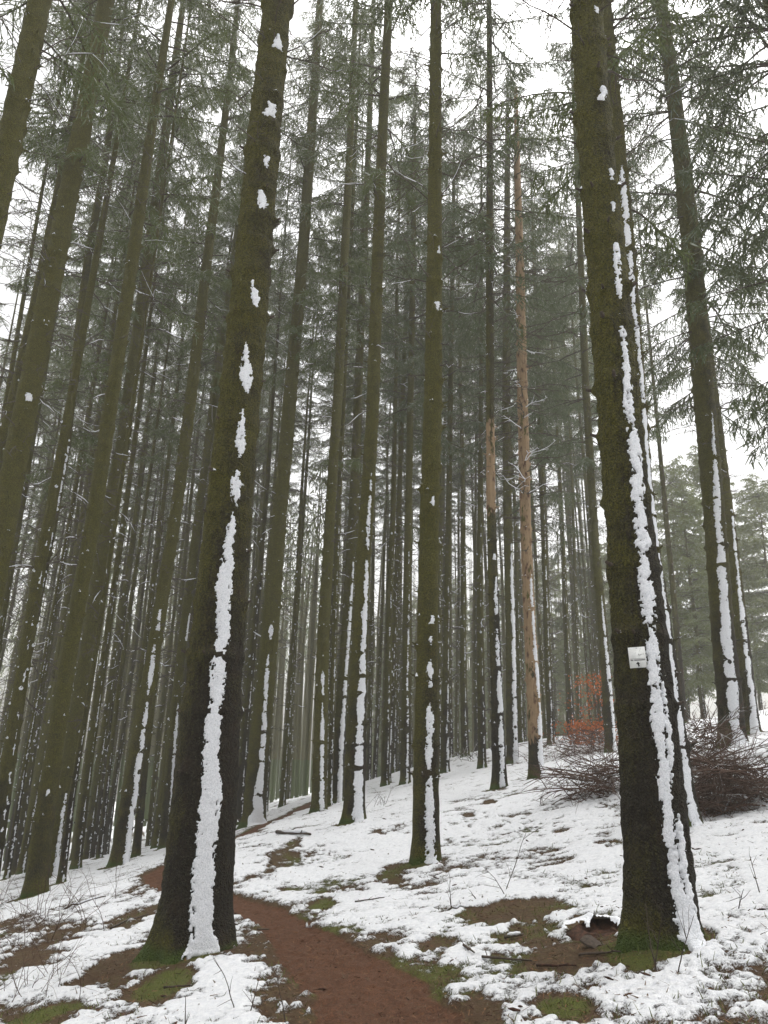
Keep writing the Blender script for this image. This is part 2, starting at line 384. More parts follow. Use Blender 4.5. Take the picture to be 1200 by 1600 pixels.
T('pale tan trunk far behind the sign tree',
  [(1070,1132,11),(1055,960,9.5),(1040,800,8),(1026,650,6)], tier=3, green=0.35, brow=1.0, crown=14)
T('green spruce whose drooping boughs hang into the upper corner above the clearing',
  [(1440,1150,34),(1395,900,30),(1330,600,26),(1265,300,22),(1210,50,18)], green=0.5, crown=6.0, H=28, lush=True, dead=3.0)
# towards the lower, darker bank
T('olive green trunk cut off by the upper frame corner',
  [(-268,1530,66),(-150,990,52),(-65,590,47),(5,270,43),(62,0,39)], green=0.72, crown=12.5, dead=7)
T('broad olive green trunk entering the frame halfway up its edge',
  [(-112,1452,58),(-40,1060,46),(28,700,39),(88,400,34),(134,170,31),(166,0,27)], strips=[[(630,44,5),(622,44,4)],[(515,70,2),(508,70,3)]], green=0.72, crown=15, dead=5.5)
T('mossy spruce with one white blot at knee height above the brambles',
  [(54,1405,42),(66,1300,34),(84,1180,30),(112,1000,26),(148,800,25),(166,680,24),(208,400,21),(237,200,16),(268,0,11)],
  strips=[[(1242,76,4),(1232,77,3)],[(1278,68,2),(1273,69,2)]], green=0.66, crown=14.5, dead=6)
T('mossy spruce leaning close alongside the white blotted one',
  [(80,1375,28),(100,1240,27),(138,1010,27),(170,800,24),(191,700,23),(232,400,20),(260,200,15),(287,0,10)],
  strips=[[(1372,86,5),(1300,94,3),(1240,103,2)]], green=0.74, crown=14.5, dead=6)
T('short dark stem with a green foot between mossy spruces',
  [(95,1384,15),(113,1240,11),(140,1080,9),(175,850,8)], auto=(1150,0.3,0.4,0.4), tier=3, green=0.5, crown=14)
T('spruce with spreading roots and a tapering snow stripe on the bank',
  [(184,1356,30),(196,1280,28),(213,1180,26),(243,1000,23),(275,800,20),(301,600,19),(322,420,17),(350,200,12),(372,0,8)],
  strips=[[(1352,200,8),(1300,203,7),(1200,216,5),(1130,226,4),(1100,229,2)],[(1085,231,3),(1040,237,4),(1010,241,2)],[(985,246,3),(955,250,2)]],
  green=0.55, crown=15, dead=5)
T('thinner stem standing right behind the spreading roots',
  [(212,1342,14),(226,1200,11),(249,1000,10),(279,780,8)], tier=3, green=0.55, crown=14.5)
T('straight spruce between the root flared spruce and the thick path spruce',
  [(256,1328,18),(267,1180,15),(285,1000,14),(312,790,13),(338,600,11),(365,400,9)],
  strips=[[(1322,262,2),(1200,271,3),(1140,275,3),(1100,278,1)],[(1000,291,3),(960,297,2)]], green=0.55, crown=15, dead=5)
T('thin stem with a snowy root on the bank edge',
  [(155,1343,10),(172,1180,8),(196,1000,7),(226,800,6)], auto=(1200,0.4,0.5,0.4), tier=3, green=0.5, crown=14)
T('dark spruce at the frame edge with broken snow beads down its side',
  [(-36,1400,22),(0,1240,20),(46,1000,18),(85,800,16),(103,700,15),(137,400,13),(166,250,11),(180,130,8)],
  strips=[[(1290,-5,3),(1230,5,3),(1170,16,2)],[(1150,19,2),(1080,32,3),(1050,38,2)],[(1030,42,2),(1000,48,3),(975,53,2)],[(930,62,2),(905,68,2)],[(860,76,2),(835,81,2)],[(790,90,2),(740,99,2),(700,106,2)]], green=0.42, crown=11, dead=4.5)
T('thin knotty stem dotted with snow near the frame edge',
  [(10,1376,10),(38,1200,8),(75,1000,7),(112,800,6.5)], auto=(800,0.35,0.3,0.6), tier=3, green=0.5, crown=14)
T('drooping green spruce beyond the stout one on the rise',
  [(1410,1185,44),(1372,900,38),(1325,600,30),(1282,330,24),(1245,100,18)], green=0.5, crown=6.5, lush=True, H=28, dead=3.5)

# ------------------------------------------------------------------ resolve trees on the terrain
for t in TREES:
    bx, by, bw = t['pts'][0]
    p, tt = at(bx, by); t['base'] = p
    ctr = []
    for (x, y, wd) in t['pts']:
        q, d = at_y(x, y, p[1]); ctr.append((q[0] - p[0], q[2] - p[2], wd * d / F / 2 * 0.97 * p[1] / math.hypot(p[0], p[1])))
    ctr.sort(key=lambda c: c[1]); t['ctr'] = np.array(ctr)

# ------------------------------------------------------------------ path
PATH_PX = [(665,1760,205),(622,1640,150),(610,1600,138),(578,1550,118),(510,1500,85),(455,1455,52),(405,1425,27),(330,1400,20),(262,1380,14),(252,1362,10),(290,1342,7),(345,1320,9),(385,1304,9),(430,1283,8),(485,1256,7),(540,1238,6)]
_pp = []
for x, y, hw in PATH_PX:
    p, t = at(x, y); _pp.append((p[0], p[1], 0.76 * hw * t / F))
_pp = np.array(_pp); _pp[8:, 2] = np.clip(_pp[8:, 2], 0.28, 0.42); _pp[6:8, 2] = np.clip(_pp[6:8, 2], 0.25, 0.4)
def path_dist(x, y):
    best = np.full(np.shape(x), 9.0)
    for a, b in zip(_pp[:-1], _pp[1:]):
        d = b[:2] - a[:2]; L2 = d @ d
        s = np.clip(((x - a[0]) * d[0] + (y - a[1]) * d[1]) / L2, 0, 1)
        e = np.hypot(x - a[0] - s * d[0], y - a[1] - s * d[1]) - (a[2] + s * (b[2] - a[2]))
        best = np.minimum(best, e)
    return best
# bare or mossy patches: centre px, half extents px, depth of bareness, moss
PATCH = [(800,1432,72,30,1,.45),(908,1500,75,30,1,.35),(612,1368,30,17,.8,.8),(958,1322,20,10,.6,.6),(880,1580,55,25,.9,1),(190,1512,60,26,1,.3),
         (205,1440,38,18,.7,.7),(75,1588,50,14,.9,1),(505,1416,26,12,.9,1),(440,1338,26,16,.45,.8),(60,1480,60,28,.7,.3),(740,1590,50,22,.5,.2),(612,1470,40,14,.5,.5),
         (380,1500,50,12,.6,.6),(260,1545,45,20,.9,1),(1000,1520,40,18,.9,.9),(850,1478,26,10,.6,.1),(420,1560,40,25,.35,.2),(930,1450,44,22,.9,.3),(690,1480,50,12,.45,.2),(560,1395,26,10,.5,.7),(880,1300,16,5,.5,.8),(765,1255,10,5,.8,.3),(730,1275,10,4,.5,.8),(460,1320,12,10,.6,.8),(590,1305,16,6,.5,.7)]
_pt = []
for x, y, hx, hy, b, mo in PATCH:
    p, t = at(x, y); q, _ = at(x, y - hy); r, _ = at(x, y + hy)
    _pt.append((p[0], p[1], hx * t / F, abs(q[1] - r[1]) / 2, b, mo))
def ground_masks(x, y):
    r = np.hypot(x, y)
    n1 = fbm(x / 0.55, y / 0.55, s=21, o=4); n2 = fbm(x / 0.13 + 5, y / 0.13, s=31, o=3); n3 = fbm(x / 2.2, y / 2.2, s=41, o=3)
    nf = noise(x / 0.035, y / 0.035, s=51)
    pd = path_dist(x, y) + (n1 - 0.5) * 0.22 + (n2 - 0.5) * 0.12
    path = sm(0.06, -0.06, pd)
    bare = np.zeros_like(x); moss = 0.55 * sm(0.5, 0.7, fbm(x / 0.8 + 40, y / 0.8, s=61, o=3))
    for cx, cy_, hx, hy, b, mo in _pt:
        e = np.sqrt(((x - cx) / hx) ** 2 + ((y - cy_) / hy) ** 2) + (n1 - 0.5) * 0.9 + (n2 - 0.5) * 0.5
        f = sm(1.35, 0.45, e) * b
        bare = np.maximum(bare, f); moss = moss * (1 - f) + f * mo * (0.6 + 0.8 * (n2 - 0.3))
    for t in TREES:
        bx, by, _ = t['base']; R = t['ctr'][0][2] * 1.25
        d = np.hypot(x - bx, y - by)
        vx, vy = -bx / math.hypot(bx, by), -by / math.hypot(bx, by)
        side = ((x - bx) * (vx * 0.3 + vy * 0.95) + (y - by) * (vy * 0.3 - vx * 0.95)) / (d + 1e-3)
        wide = R * 0.95 + 0.02 + 0.13 * np.clip(side, -0.5, 1) + (n1 - 0.5) * 0.35 + (n2 - 0.5) * 0.15
        f = sm(0.10, -0.05, d - wide)
        bare = np.maximum(bare, f); moss = np.maximum(moss, f * 0.55)
    thin = sm(0.60, 0.72, n3) * 0.22 + 0.10 * sm(10, 4, y) + 0.10 * sm(-1, -5, x)
    s = 0.77 - 0.05 * sm(9, 5, y) - bare * 0.95 - path * 1.1 - thin
    s = s + (n1 - 0.57) * 0.95 + (n2 - 0.5) * 0.85 + (nf - 0.5) * 0.42
    s = s - 0.35 * sm(0.35, 0.0, pd) * (1 - path)
    return np.clip(s, 0, 1), path, np.clip(moss, 0, 1), n1, n2, nf
def snow_height(x, y):
    s, path, moss, n1, n2, nf = ground_masks(x, y)
    z = height(x, y)
    cov = sm(0.28, 0.62, s)
    z = z + cov * (0.010 + 0.03 * n1 + 0.022 * n2) + (1 - cov) * (0.012 * n2 + 0.01 * nf) - 0.035 * path + path * 0.03 * (n2 - 0.5) + path * 0.014 * (nf - .5) + 0.008 * cov * nf
    z = z + 0.03 * (n1 - 0.5) + moss * (1 - cov) * 0.012
    for t in TREES:
        bx, by, _ = t['base']; R = t['ctr'][0][2]
        d = np.hypot(x - bx, y - by); z = z + 0.07 * np.exp(-((d / (R * 2.2)) ** 2))
    return z, s, path, moss, cov

def build_ground():
    az = np.concatenate([np.linspace(-180, -42, 28), np.linspace(-36, 36, 560), np.linspace(42, 176, 27)])
    az = np.radians(az)
    r = np.concatenate([[0.4, 1.2, 2.2], np.geomspace(3.2, 60, 620), np.geomspace(64, 215, 16)])
    A, Rr = np.meshgrid(az, r); X = Rr * np.sin(A); Y = Rr * np.cos(A)
    z, s, path, moss, cov = snow_height(X.ravel(), Y.ravel())
    V = np.stack([X.ravel(), Y.ravel(), z], 1); na, nr = len(az), len(r)
    V = np.concatenate([V, [[0, 0, -CAMH]]])
    i = np.arange(nr - 1)[:, None] * na; j = np.arange(na)[None]; j2 = (j + 1) % na
    Q = np.stack([i + j, i + na + j, i + na + j2, i + j2], -1).reshape(-1, 4)[:, ::-1]
    Tc = np.stack([np.full(na, na * nr), (np.arange(na) + 1) % na, np.arange(na)], -1)[:, ::-1]
    # which faces belong to the trodden path
    fp = path[Q].mean(1) > 0.5
    n = N('ground'); g = n.node('ShaderNodeNewGeometry').outputs['Position']
    f1 = n.noise(g, 85, 5, 0.8); f2 = n.noise(g, 26, 5, 0.75); f3 = n.noise(g, 6, 4)
    s_ = n.attr('snow'); ms = n.attr('moss'); pa = n.attr('path')
    m = n.math('ADD', s_, n.math('MULTIPLY', n.math('SUBTRACT', f1, 0.5), 0.95))
    m = n.math('ADD', m, n.math('MULTIPLY', n.math('SUBTRACT', f2, 0.5), 0.75))
    m = n.ramp(m, 0.34, 0.52)
    lit = n.mix(n.ramp(f1, 0.35, 0.65), (0.020, 0.012, 0.006), (0.11, 0.064, 0.031))
    lit = n.mix(n.ramp(f2, 0.45, 0.6), lit, n.mix(f1, (0.05, 0.04, 0.014), (0.12, 0.085, 0.036)))
    lit = n.mix(n.ramp(f3, 0.4, 0.65), lit, n.mix(f1, (0.03, 0.016, 0.008), (0.10, 0.056, 0.026)))
    mo = n.mix(n.ramp(f1, 0.3, 0.7), (0.028, 0.036, 0.006), (0.115, 0.125, 0.02))
    lit = n.mix(n.ramp(n.math('ADD', ms, n.math('MULTIPLY', n.math('SUBTRACT', f2, 0.5), 0.8)), 0.32, 0.62), lit, mo)
    pth = n.mix(n.ramp(f1, 0.3, 0.72), (0.034, 0.014, 0.007), (0.17, 0.075, 0.036))
    pth = n.mix(n.math('MULTIPLY', n.ramp(f3, 0.35, 0.65), 0.5), pth, n.mix(f2, (0.030, 0.012, 0.006), (0.13, 0.062, 0.034)))
    c = n.mix(n.ramp(pa, 0.3, 0.7), lit, pth)
    sn = n.mix(n.ramp(f2, 0.3, 0.65), (0.66, 0.68, 0.72), (0.82, 0.83, 0.85))
    c = n.mix(m, c, sn)
    n.col(c)
    h = n.math('ADD', n.math('MULTIPLY', m, 1.1), n.math('ADD', f1, n.math('MULTIPLY', f2, 0.7)))
    n.bump(h, 0.9, 0.022)
    nv = len(V)
    sa, pa_, ma = [np.concatenate([q, [0.5]]) for q in (s, path, moss)]
    for nm, Fs, sel in (('ground', [Q[~fp], Tc], None), ('path', [Q[fp]], True)):
        if sel:
            used = np.unique(Fs[0]); mp = np.full(nv, -1); mp[used] = np.arange(len(used))
            me = mesh(nm, V[used], [mp[Fs[0]]], [n.m]); u = used
        else:
            me = mesh(nm, V, Fs, [n.m]); u = np.arange(nv)
        attr(me, 'snow', sa[u]); attr(me, 'path', pa_[u]); attr(me, 'moss', ma[u])
        tag(link(nm, me), kind='structure', label='snow covered forest floor with moss and needle patches' if nm == 'ground' else 'trodden reddish brown footpath curving between the trees')
build_ground()

# ------------------------------------------------------------------ trunks
TIER = {1: (0.028, 84), 2: (0.055, 36), 3: (0.14, 16)}
def grid_faces(nr, na, wrap=True):
    i = np.arange(nr - 1)[:, None] * na; j = np.arange(na if wrap else na - 1)[None]; j2 = (j + 1) % na
    return np.stack([i + j, i + j2, i + na + j2, i + na + j], -1).reshape(-1, 4)
class Stem:
    """axis and radius of one stem in its own space (base at the origin)"""
    def __init__(s, ctr, H, seed, tier, d2c):
        s.H = H; s.seed = seed; s.tier = tier
        zc = ctr[:, 1]; top = zc[-1]
        ax = (ctr[-1][0] - ctr[-2][0]) / (zc[-1] - zc[-2])
        zz = [-0.4, *zc]; xx = [ctr[0][0], *ctr[:, 0]]; rr = [ctr[0][2], *ctr[:, 2]]
        if H > top + 0.3:
            zz.append(H); xx.append(ctr[-1][0] + 0.6 * ax * (H - top)); rr.append(0.012)
        s.z, s.x, s.r = map(np.array, (zz, xx, rr))
        s.cam = d2c                                  # horizontal unit vector to the camera
        s.right = np.array([-d2c[1], d2c[0]]) * 1.0
        rs = np.random.default_rng(seed); s.rs = rs
        s.knots = []
        h = 0.8 + rs.random() * 0.4
        while h < min(H - 1, 15 if tier < 3 else 12):
            for k in range(rs.integers(3, 6)):
                s.knots.append((h + rs.normal() * 0.035, rs.random() * 2 * PI, 0.5 + rs.random()))
            h += 0.34 + rs.random() * 0.24
        s.lob = rs.random(3) * 2 * PI; s.nl = rs.integers(4, 7)
    def axis(s, h):
        zk = np.asarray(h)
        x = (np.interp(zk - 0.35, s.z, s.x) + np.interp(zk, s.z, s.x) * 2 + np.interp(zk + 0.35, s.z, s.x)) / 4
        return x
    def rad(s, h, phi):
        """phi: 0 faces the camera, positive to its right"""
        r = np.interp(h, s.z, s.r)
        fl = np.exp(-np.clip(h + 0.03, 0, 9) / 0.19)
        lob = 0.55 + 0.45 * np.cos(s.nl * phi + s.lob[0] + 0.8 * np.sin(2 * phi + s.lob[1]))
        r = r * (1 + 0.55 * fl * lob + 0.02 * np.cos(2 * phi + s.lob[2]) + 0.012 * np.cos(3 * phi + s.lob[1] + h))
        return r
    def point(s, h, phi, off=0.0):
        r = s.rad(h, phi) + off
        dx = np.cos(phi) * s.cam[0] + np.sin(phi) * s.right[0]; dy = np.cos(phi) * s.cam[1] + np.sin(phi) * s.right[1]
        return np.stack([s.axis(h) + r * dx, r * dy, h + 0 * phi], -1)
    def bumps(s, h, phi):
        r = np.interp(h, s.z, s.r)
        P = np.stack([np.cos(phi) * r, np.sin(phi) * r, h * np.ones_like(phi)], -1)
        b = (fbm(P[..., 0] * 9 + s.seed, P[..., 1] * 9, P[..., 2] * 5, s=3, o=3) - 0.5) * 0.022
        if s.tier == 1:
            b = b + (fbm(P[..., 0] * 42 + s.seed, P[..., 1] * 42, P[..., 2] * 24, s=5, o=3) - 0.5) * 0.036
        for kh, kp, ks in s.knots:
            rows = np.abs(h[:, 0] - kh) < 0.14
            if not rows.any(): continue
            hh, pp = h[rows], phi[rows]
            d = (np.angle(np.exp(1j * (pp - kp)))) * np.interp(kh, s.z, s.r)
            b[rows] += 0.022 * ks * np.exp(-(((hh - kh) / 0.045) ** 2 + (d / 0.045) ** 2)) + 0.004 * np.exp(-((hh - kh) / 0.05) ** 2)
        return b * np.clip(r / 0.16, 0.25, 1.1)
    def trunk_mesh(s, mat, bare=None, stubs=True):
        dh, na = TIER[s.tier]
        vis = min(s.H, {1: 11, 2: 15, 3: 14}[s.tier])
        hs = np.concatenate([np.arange(-0.35, vis, dh), np.linspace(vis, s.H, 12)])
        ph = np.arange(na) * 2 * PI / na
        Hh, Ph = np.meshgrid(hs, ph, indexing='ij')
        V = s.point(Hh, Ph, s.bumps(Hh, Ph)).reshape(-1, 3)
        mb = MB(); mb.add(V, grid_faces(len(hs), na))
        if stubs:
            for kh, kp, ks in s.knots:
                p0 = s.point(np.array(kh), np.array(kp), -0.01); d = s.point(np.array(kh), np.array(kp), 1.0) - p0; d /= np.linalg.norm(d)
                L = 0.04 + 0.08 * ks * s.rs.random()
                mb.tube([p0, p0 + d * L * .6 + [0, 0, .1 * L], p0 + d * L + [0, 0, .25 * L]], [0.017 * ks, 0.012 * ks, 0.007], 5)
        me = mb.me('trunk', [mat])
        if bare is not None:
            v = np.empty(len(me.vertices) * 3, np.float32); me.vertices.foreach_get('co', v); v = v.reshape(-1, 3)
            attr(me, 'bare', bare(v[:, 2]))
        return me
    def snow_mesh(s, strips, cell, knots=True, thick=0.013):
        """strips: list of lists of (h, phi, half width in metres)"""
        out = []
        for k, st in enumerate(strips):
            mb = MB()
            st = sorted(st); hh, pp, ww = map(np.array, zip(*st))
            hs = np.arange(hh[0] - 0.04, hh[-1] + 0.05, cell)
            if len(hs) < 3: continue
            wmax = ww.max() * 1.7 + 0.012; na = max(5, int(2 * wmax / cell) + 1)
            off = np.linspace(-wmax, wmax, na)
            Hh, Of = np.meshgrid(hs, off, indexing='ij')
            R = np.maximum(np.interp(Hh, s.z, s.r), 0.02)
            Ph = np.interp(Hh, hh, pp) + Of / R
            W = np.interp(Hh, hh, ww)
            sd = s.seed * 3 + k * 11
            sc = 1 / max(0.05, 2.2 * ww.max())
            edge = (fbm(Of * sc + sd, Hh * sc, s=9, o=3) - 0.5)
            m_ = W * (1 + 1.0 * edge) + (noise(Of / 0.03 + sd, Hh / 0.03, s=13) - 0.5) * 0.026 + (noise(Of / 0.011 + sd, Hh / 0.013, s=15) - 0.5) * 0.026 - np.abs(Of + W * 0.4 * (noise(Hh / 0.25, Hh * 0 + sd, s=17) - 0.5))
            m_ = m_ - 0.035 * sm(0.62, 0.72, fbm(Of / 0.035 + sd, Hh / 0.05, s=23, o=3)) * (ww.max() > 0.02)
            end = np.minimum(Hh - hh[0], hh[-1] - Hh) + 0.03 * noise(Of / .03, Hh * 0 + sd)
            m_ = np.minimum(m_, end + 0.012)
            lump = 0.6 + 0.8 * fbm(Of / 0.06 + sd, Hh / 0.07, s=19, o=3)
            T_ = thick * min(1.0, ww.max() / 0.05 + 0.3)
            th = T_ * lump * np.sqrt(np.clip(m_ / 0.03, 0, 1))
            drift = np.clip(1 - Hh / 0.14, 0, 1)
            th = th + np.where(m_ > 0, 0.05 * drift * np.clip(m_ / 0.05, 0, 1), 0) * (ww.max() > 0.04)
            V = s.point(Hh, Ph, np.where(m_ > 0, th + 0.004, -0.012)).reshape(-1, 3)
            Q = grid_faces(len(hs), na, False)
            keep = (m_.ravel()[Q] > 0).any(1); Q = Q[keep]
            if not len(Q): continue
            u = np.unique(Q); mp = np.zeros(len(V), int); mp[u] = np.arange(len(u)); mb.add(V[u], mp[Q]); out.append(mb)
        mb = MB()
        if knots:
            for kh, kp, ks in s.knots:
                if s.rs.random() > 0.62 or kh < 0.6: continue
                rr = 0.012 + 0.02 * s.rs.random() * ks
                p = s.point(np.array(kh + 0.012), np.array(kp), 0.014)
                a = np.arange(6) * PI / 3
                ring = p + np.stack([np.cos(a) * rr, np.sin(a) * rr, -0.012 + 0 * a], -1) * (1 + 0.4 * s.rs.random((6, 1)))
                V = np.concatenate([ring, [p + [0, 0, rr * 1.3]]])
                mb.add(V, None, [[i, (i + 1) % 6, 6] for i in range(6)])
        dots = mb.me('snow_blots', [M_SNOW]) if mb.n else None
        return out, dots

# ------------------------------------------------------------------ crowns and dead branches (a few meshes shared by all trees)
def bough(mb, z0, a, L, e0, droop, dens, wd, hang, mi_n=0, mi_w=1):
    n = max(4, int(L / 0.075 * dens)); s = (np.arange(n) + RNG.random(n)) / n
    out = np.array([math.cos(a), math.sin(a), 0]); lat = np.array([-math.sin(a), math.cos(a), 0])
    def pos(q): 
        return out[None] * (L * q)[:, None] + np.array([0, 0, 1])[None] * (z0 + e0 * L * q - droop * L * q ** 2 + 0.35 * droop * L * q ** 3)[:, None] + lat[None] * (0.08 * L * np.sin(q * 3 + a * 7))[:, None]
    q = np.linspace(0, 1, 6); mb.tube(pos(q), np.linspace(0.012 + 0.006 * L, 0.004, 6), 3, mi_w, False)
    s = s[s > 0.22]
    P = np.repeat(pos(s), 2, 0); n2 = len(P); sg = np.tile([1.0, -1.0], n2 // 2); s2 = np.repeat(s, 2)
    D = out[None] * (0.45 + 0.3 * RNG.normal(size=n2))[:, None] + lat[None] * (sg * (0.75 + 0.25 * RNG.random(n2)))[:, None]
    D[:, 2] -= hang * (0.5 + RNG.random(n2))
    D /= np.linalg.norm(D, axis=1)[:, None]
    l = (0.16 + 0.42 * np.sin(PI * np.clip(s2, 0, 1) ** 0.8) * min(1.0, L / 1.6)) * (0.5 + 0.8 * RNG.random(n2))
    E = P + D * l[:, None]; mb.ribbons(P, E, wd * 0.9, wd * 0.4, None, mi_n)
    for u in (0.15, 0.35, 0.55, 0.75, 0.95):
        B = P + D * (l * u)[:, None]
        X = D * 0.6 + RNG.normal(size=(n2, 3)) * 0.55; X[:, 2] -= 0.35 * hang
        X /= np.linalg.norm(X, axis=1)[:, None]
        mb.ribbons(B, B + X * (0.08 + 0.13 * RNG.random(n2))[:, None], wd, wd * 0.45, None, mi_n)
def crown_mesh(name, z0, H, Lmax, wd=0.024, dens=1.0, hang=0.8, step=0.26, mats=None, gap=0.25):
    mb = MB(); z = z0
    while z < H - 0.3:
        q = (z - z0) / (H - z0)
        L = (Lmax * (1 - q) ** 0.5 + 0.4) * (0.55 + 0.45 * min(1, q / 0.2))
        for k in range(RNG.integers(2, 6)):
            if RNG.random() < gap * (1 - 0.6 * q): continue
            LL = max(0.3, L * (0.6 + 0.55 * RNG.random()))
            bough(mb, z + RNG.normal() * 0.08, RNG.random() * 2 * PI, LL, 0.05 + 0.55 * q - 0.15 * RNG.random(), 0.35 + 0.35 * RNG.random() * (1 - q), dens, wd, hang)
        z += step * (0.7 + 0.6 * RNG.random())
    mb.ribbons(np.array([[0, 0, H - 0.5]]), np.array([[0, 0, H + 0.3]]), 0.05, 0.01)
    return mb.me(name, mats or [M_NEEDLE, M_TWIG], False)
def dead_branch(mb, z0, a, L, e0, droop, r0, snow=True, mi=0, ms=1, twigs=True):
    out = np.array([math.cos(a), math.sin(a), 0]); lat = np.array([-math.sin(a), math.cos(a), 0])
    ph = RNG.random(3) * 6
    def pos(q):
        q = np.atleast_1d(q)
        return out[None] * (L * q)[:, None] + np.array([0, 0, 1])[None] * (z0 + e0 * L * q - droop * L * q ** 2 + 0.6 * droop * L * q ** 3 + 0.02 * L * np.sin(9 * q + ph[0]))[:, None] + lat[None] * (0.07 * L * np.sin(q * 3.5 + ph[1]) + .015 * L * np.sin(11 * q + ph[2]) - 0.07 * L * math.sin(ph[1]))[:, None]
    q = np.linspace(0, 1, 6); P = pos(q); R = np.linspace(r0, r0 * 0.3, 6); mb.tube(P, R, 3, mi, False)
    if snow and RNG.random() < 0.13:
        a0 = 0.1 + 0.4 * RNG.random(); qq = np.linspace(a0, min(1, a0 + 0.35 + 0.3 * RNG.random()), 4); S = pos(qq); S[:, 2] += r0 * 0.8
        mb.tube(S, np.array([0.3, 0.9, 0.9, 0.2]) * r0, 3, ms, False)
    if not twigs: return
    nt_ = RNG.integers(3, 8); u = 0.2 + 0.8 * RNG.random(nt_)
    B = pos(u); D = out[None] * (0.5 + 0.4 * RNG.random(nt_))[:, None] + lat[None] * (RNG.choice([-1, 1], nt_) * (0.4 + 0.5 * RNG.random(nt_)))[:, None]
    D[:, 2] += RNG.normal(size=nt_) * 0.3 - 0.1
    l = L * (0.12 + 0.25 * RNG.random(nt_)) * (1.15 - u)
    E = B + D * l[:, None] * 1.5; Mi = (B + E) / 2 + RNG.normal(size=(nt_, 3)) * 0.03
    for i in range(nt_):
        mb.tube([B[i], Mi[i], E[i]], [r0 * 0.45, r0 * 0.35, r0 * 0.2], 3, mi if RNG.random() < 0.97 else ms, False)
def dead_mesh(name, z0, z1, Lm, r0=0.009, step=0.42, per=(2, 6)):
    mb = MB(); z = z0
    while z < z1:
        q = (z - z0) / (z1 - z0)
        for k in range(RNG.integers(*per)):
            L = Lm * (0.25 + 0.75 * q) * (0.4 + 0.8 * RNG.random())
            dead_branch(mb, z + RNG.normal() * 0.05, RNG.random() * 2 * PI, L, 0.12 + 0.25 * RNG.normal(), 0.30 + 0.2 * RNG.random(), r0 * (0.7 + 0.6 * RNG.random()))
        z += step * (0.7 + 0.6 * RNG.random())
    return mb.me(name, [M_DEAD, M_SNOW], False)
# unit ranges: crowns run from height 0 (its lower edge) to 12, dead whorls from 0 to 7
CROWNS = [crown_mesh('crown', 0, 20, Lm, dens=d, hang=h, gap=g, step=1.0) for Lm, d, h, g in ((1.9, 1.25, 1.3, .4), (1.6, 1.25, 1.5, .45), (2.1, 1.15, 1.3, .5), (1.7, 1.2, 1.1, .4))]
LUSH = [crown_mesh('crown', 0, 20, Lm, wd=0.026, dens=1.0, hang=1.4, gap=.25, step=.75, mats=[M_NEEDLE3, M_TWIG]) for Lm in (2.7, 3.1)]
DEADS = [dead_mesh('dead_branches', 0, 7.5, L, 0.010, .45, (2, 6)) for L in (1.9, 2.3, 1.7, 2.1)]

def to_cam(b):
    d = -np.array([b[0], b[1]]); return d / np.linalg.norm(d)
def aligned(o, stem, h):
    o.location = (float(stem.axis(np.array(h))), 0, h)
    x1 = float(stem.axis(np.array(min(stem.H, h + 5)))) - float(stem.axis(np.array(h)))
    o.rotation_mode = 'ZYX'; o.rotation_euler = (0, math.atan2(x1, min(5, stem.H - h)), 0)

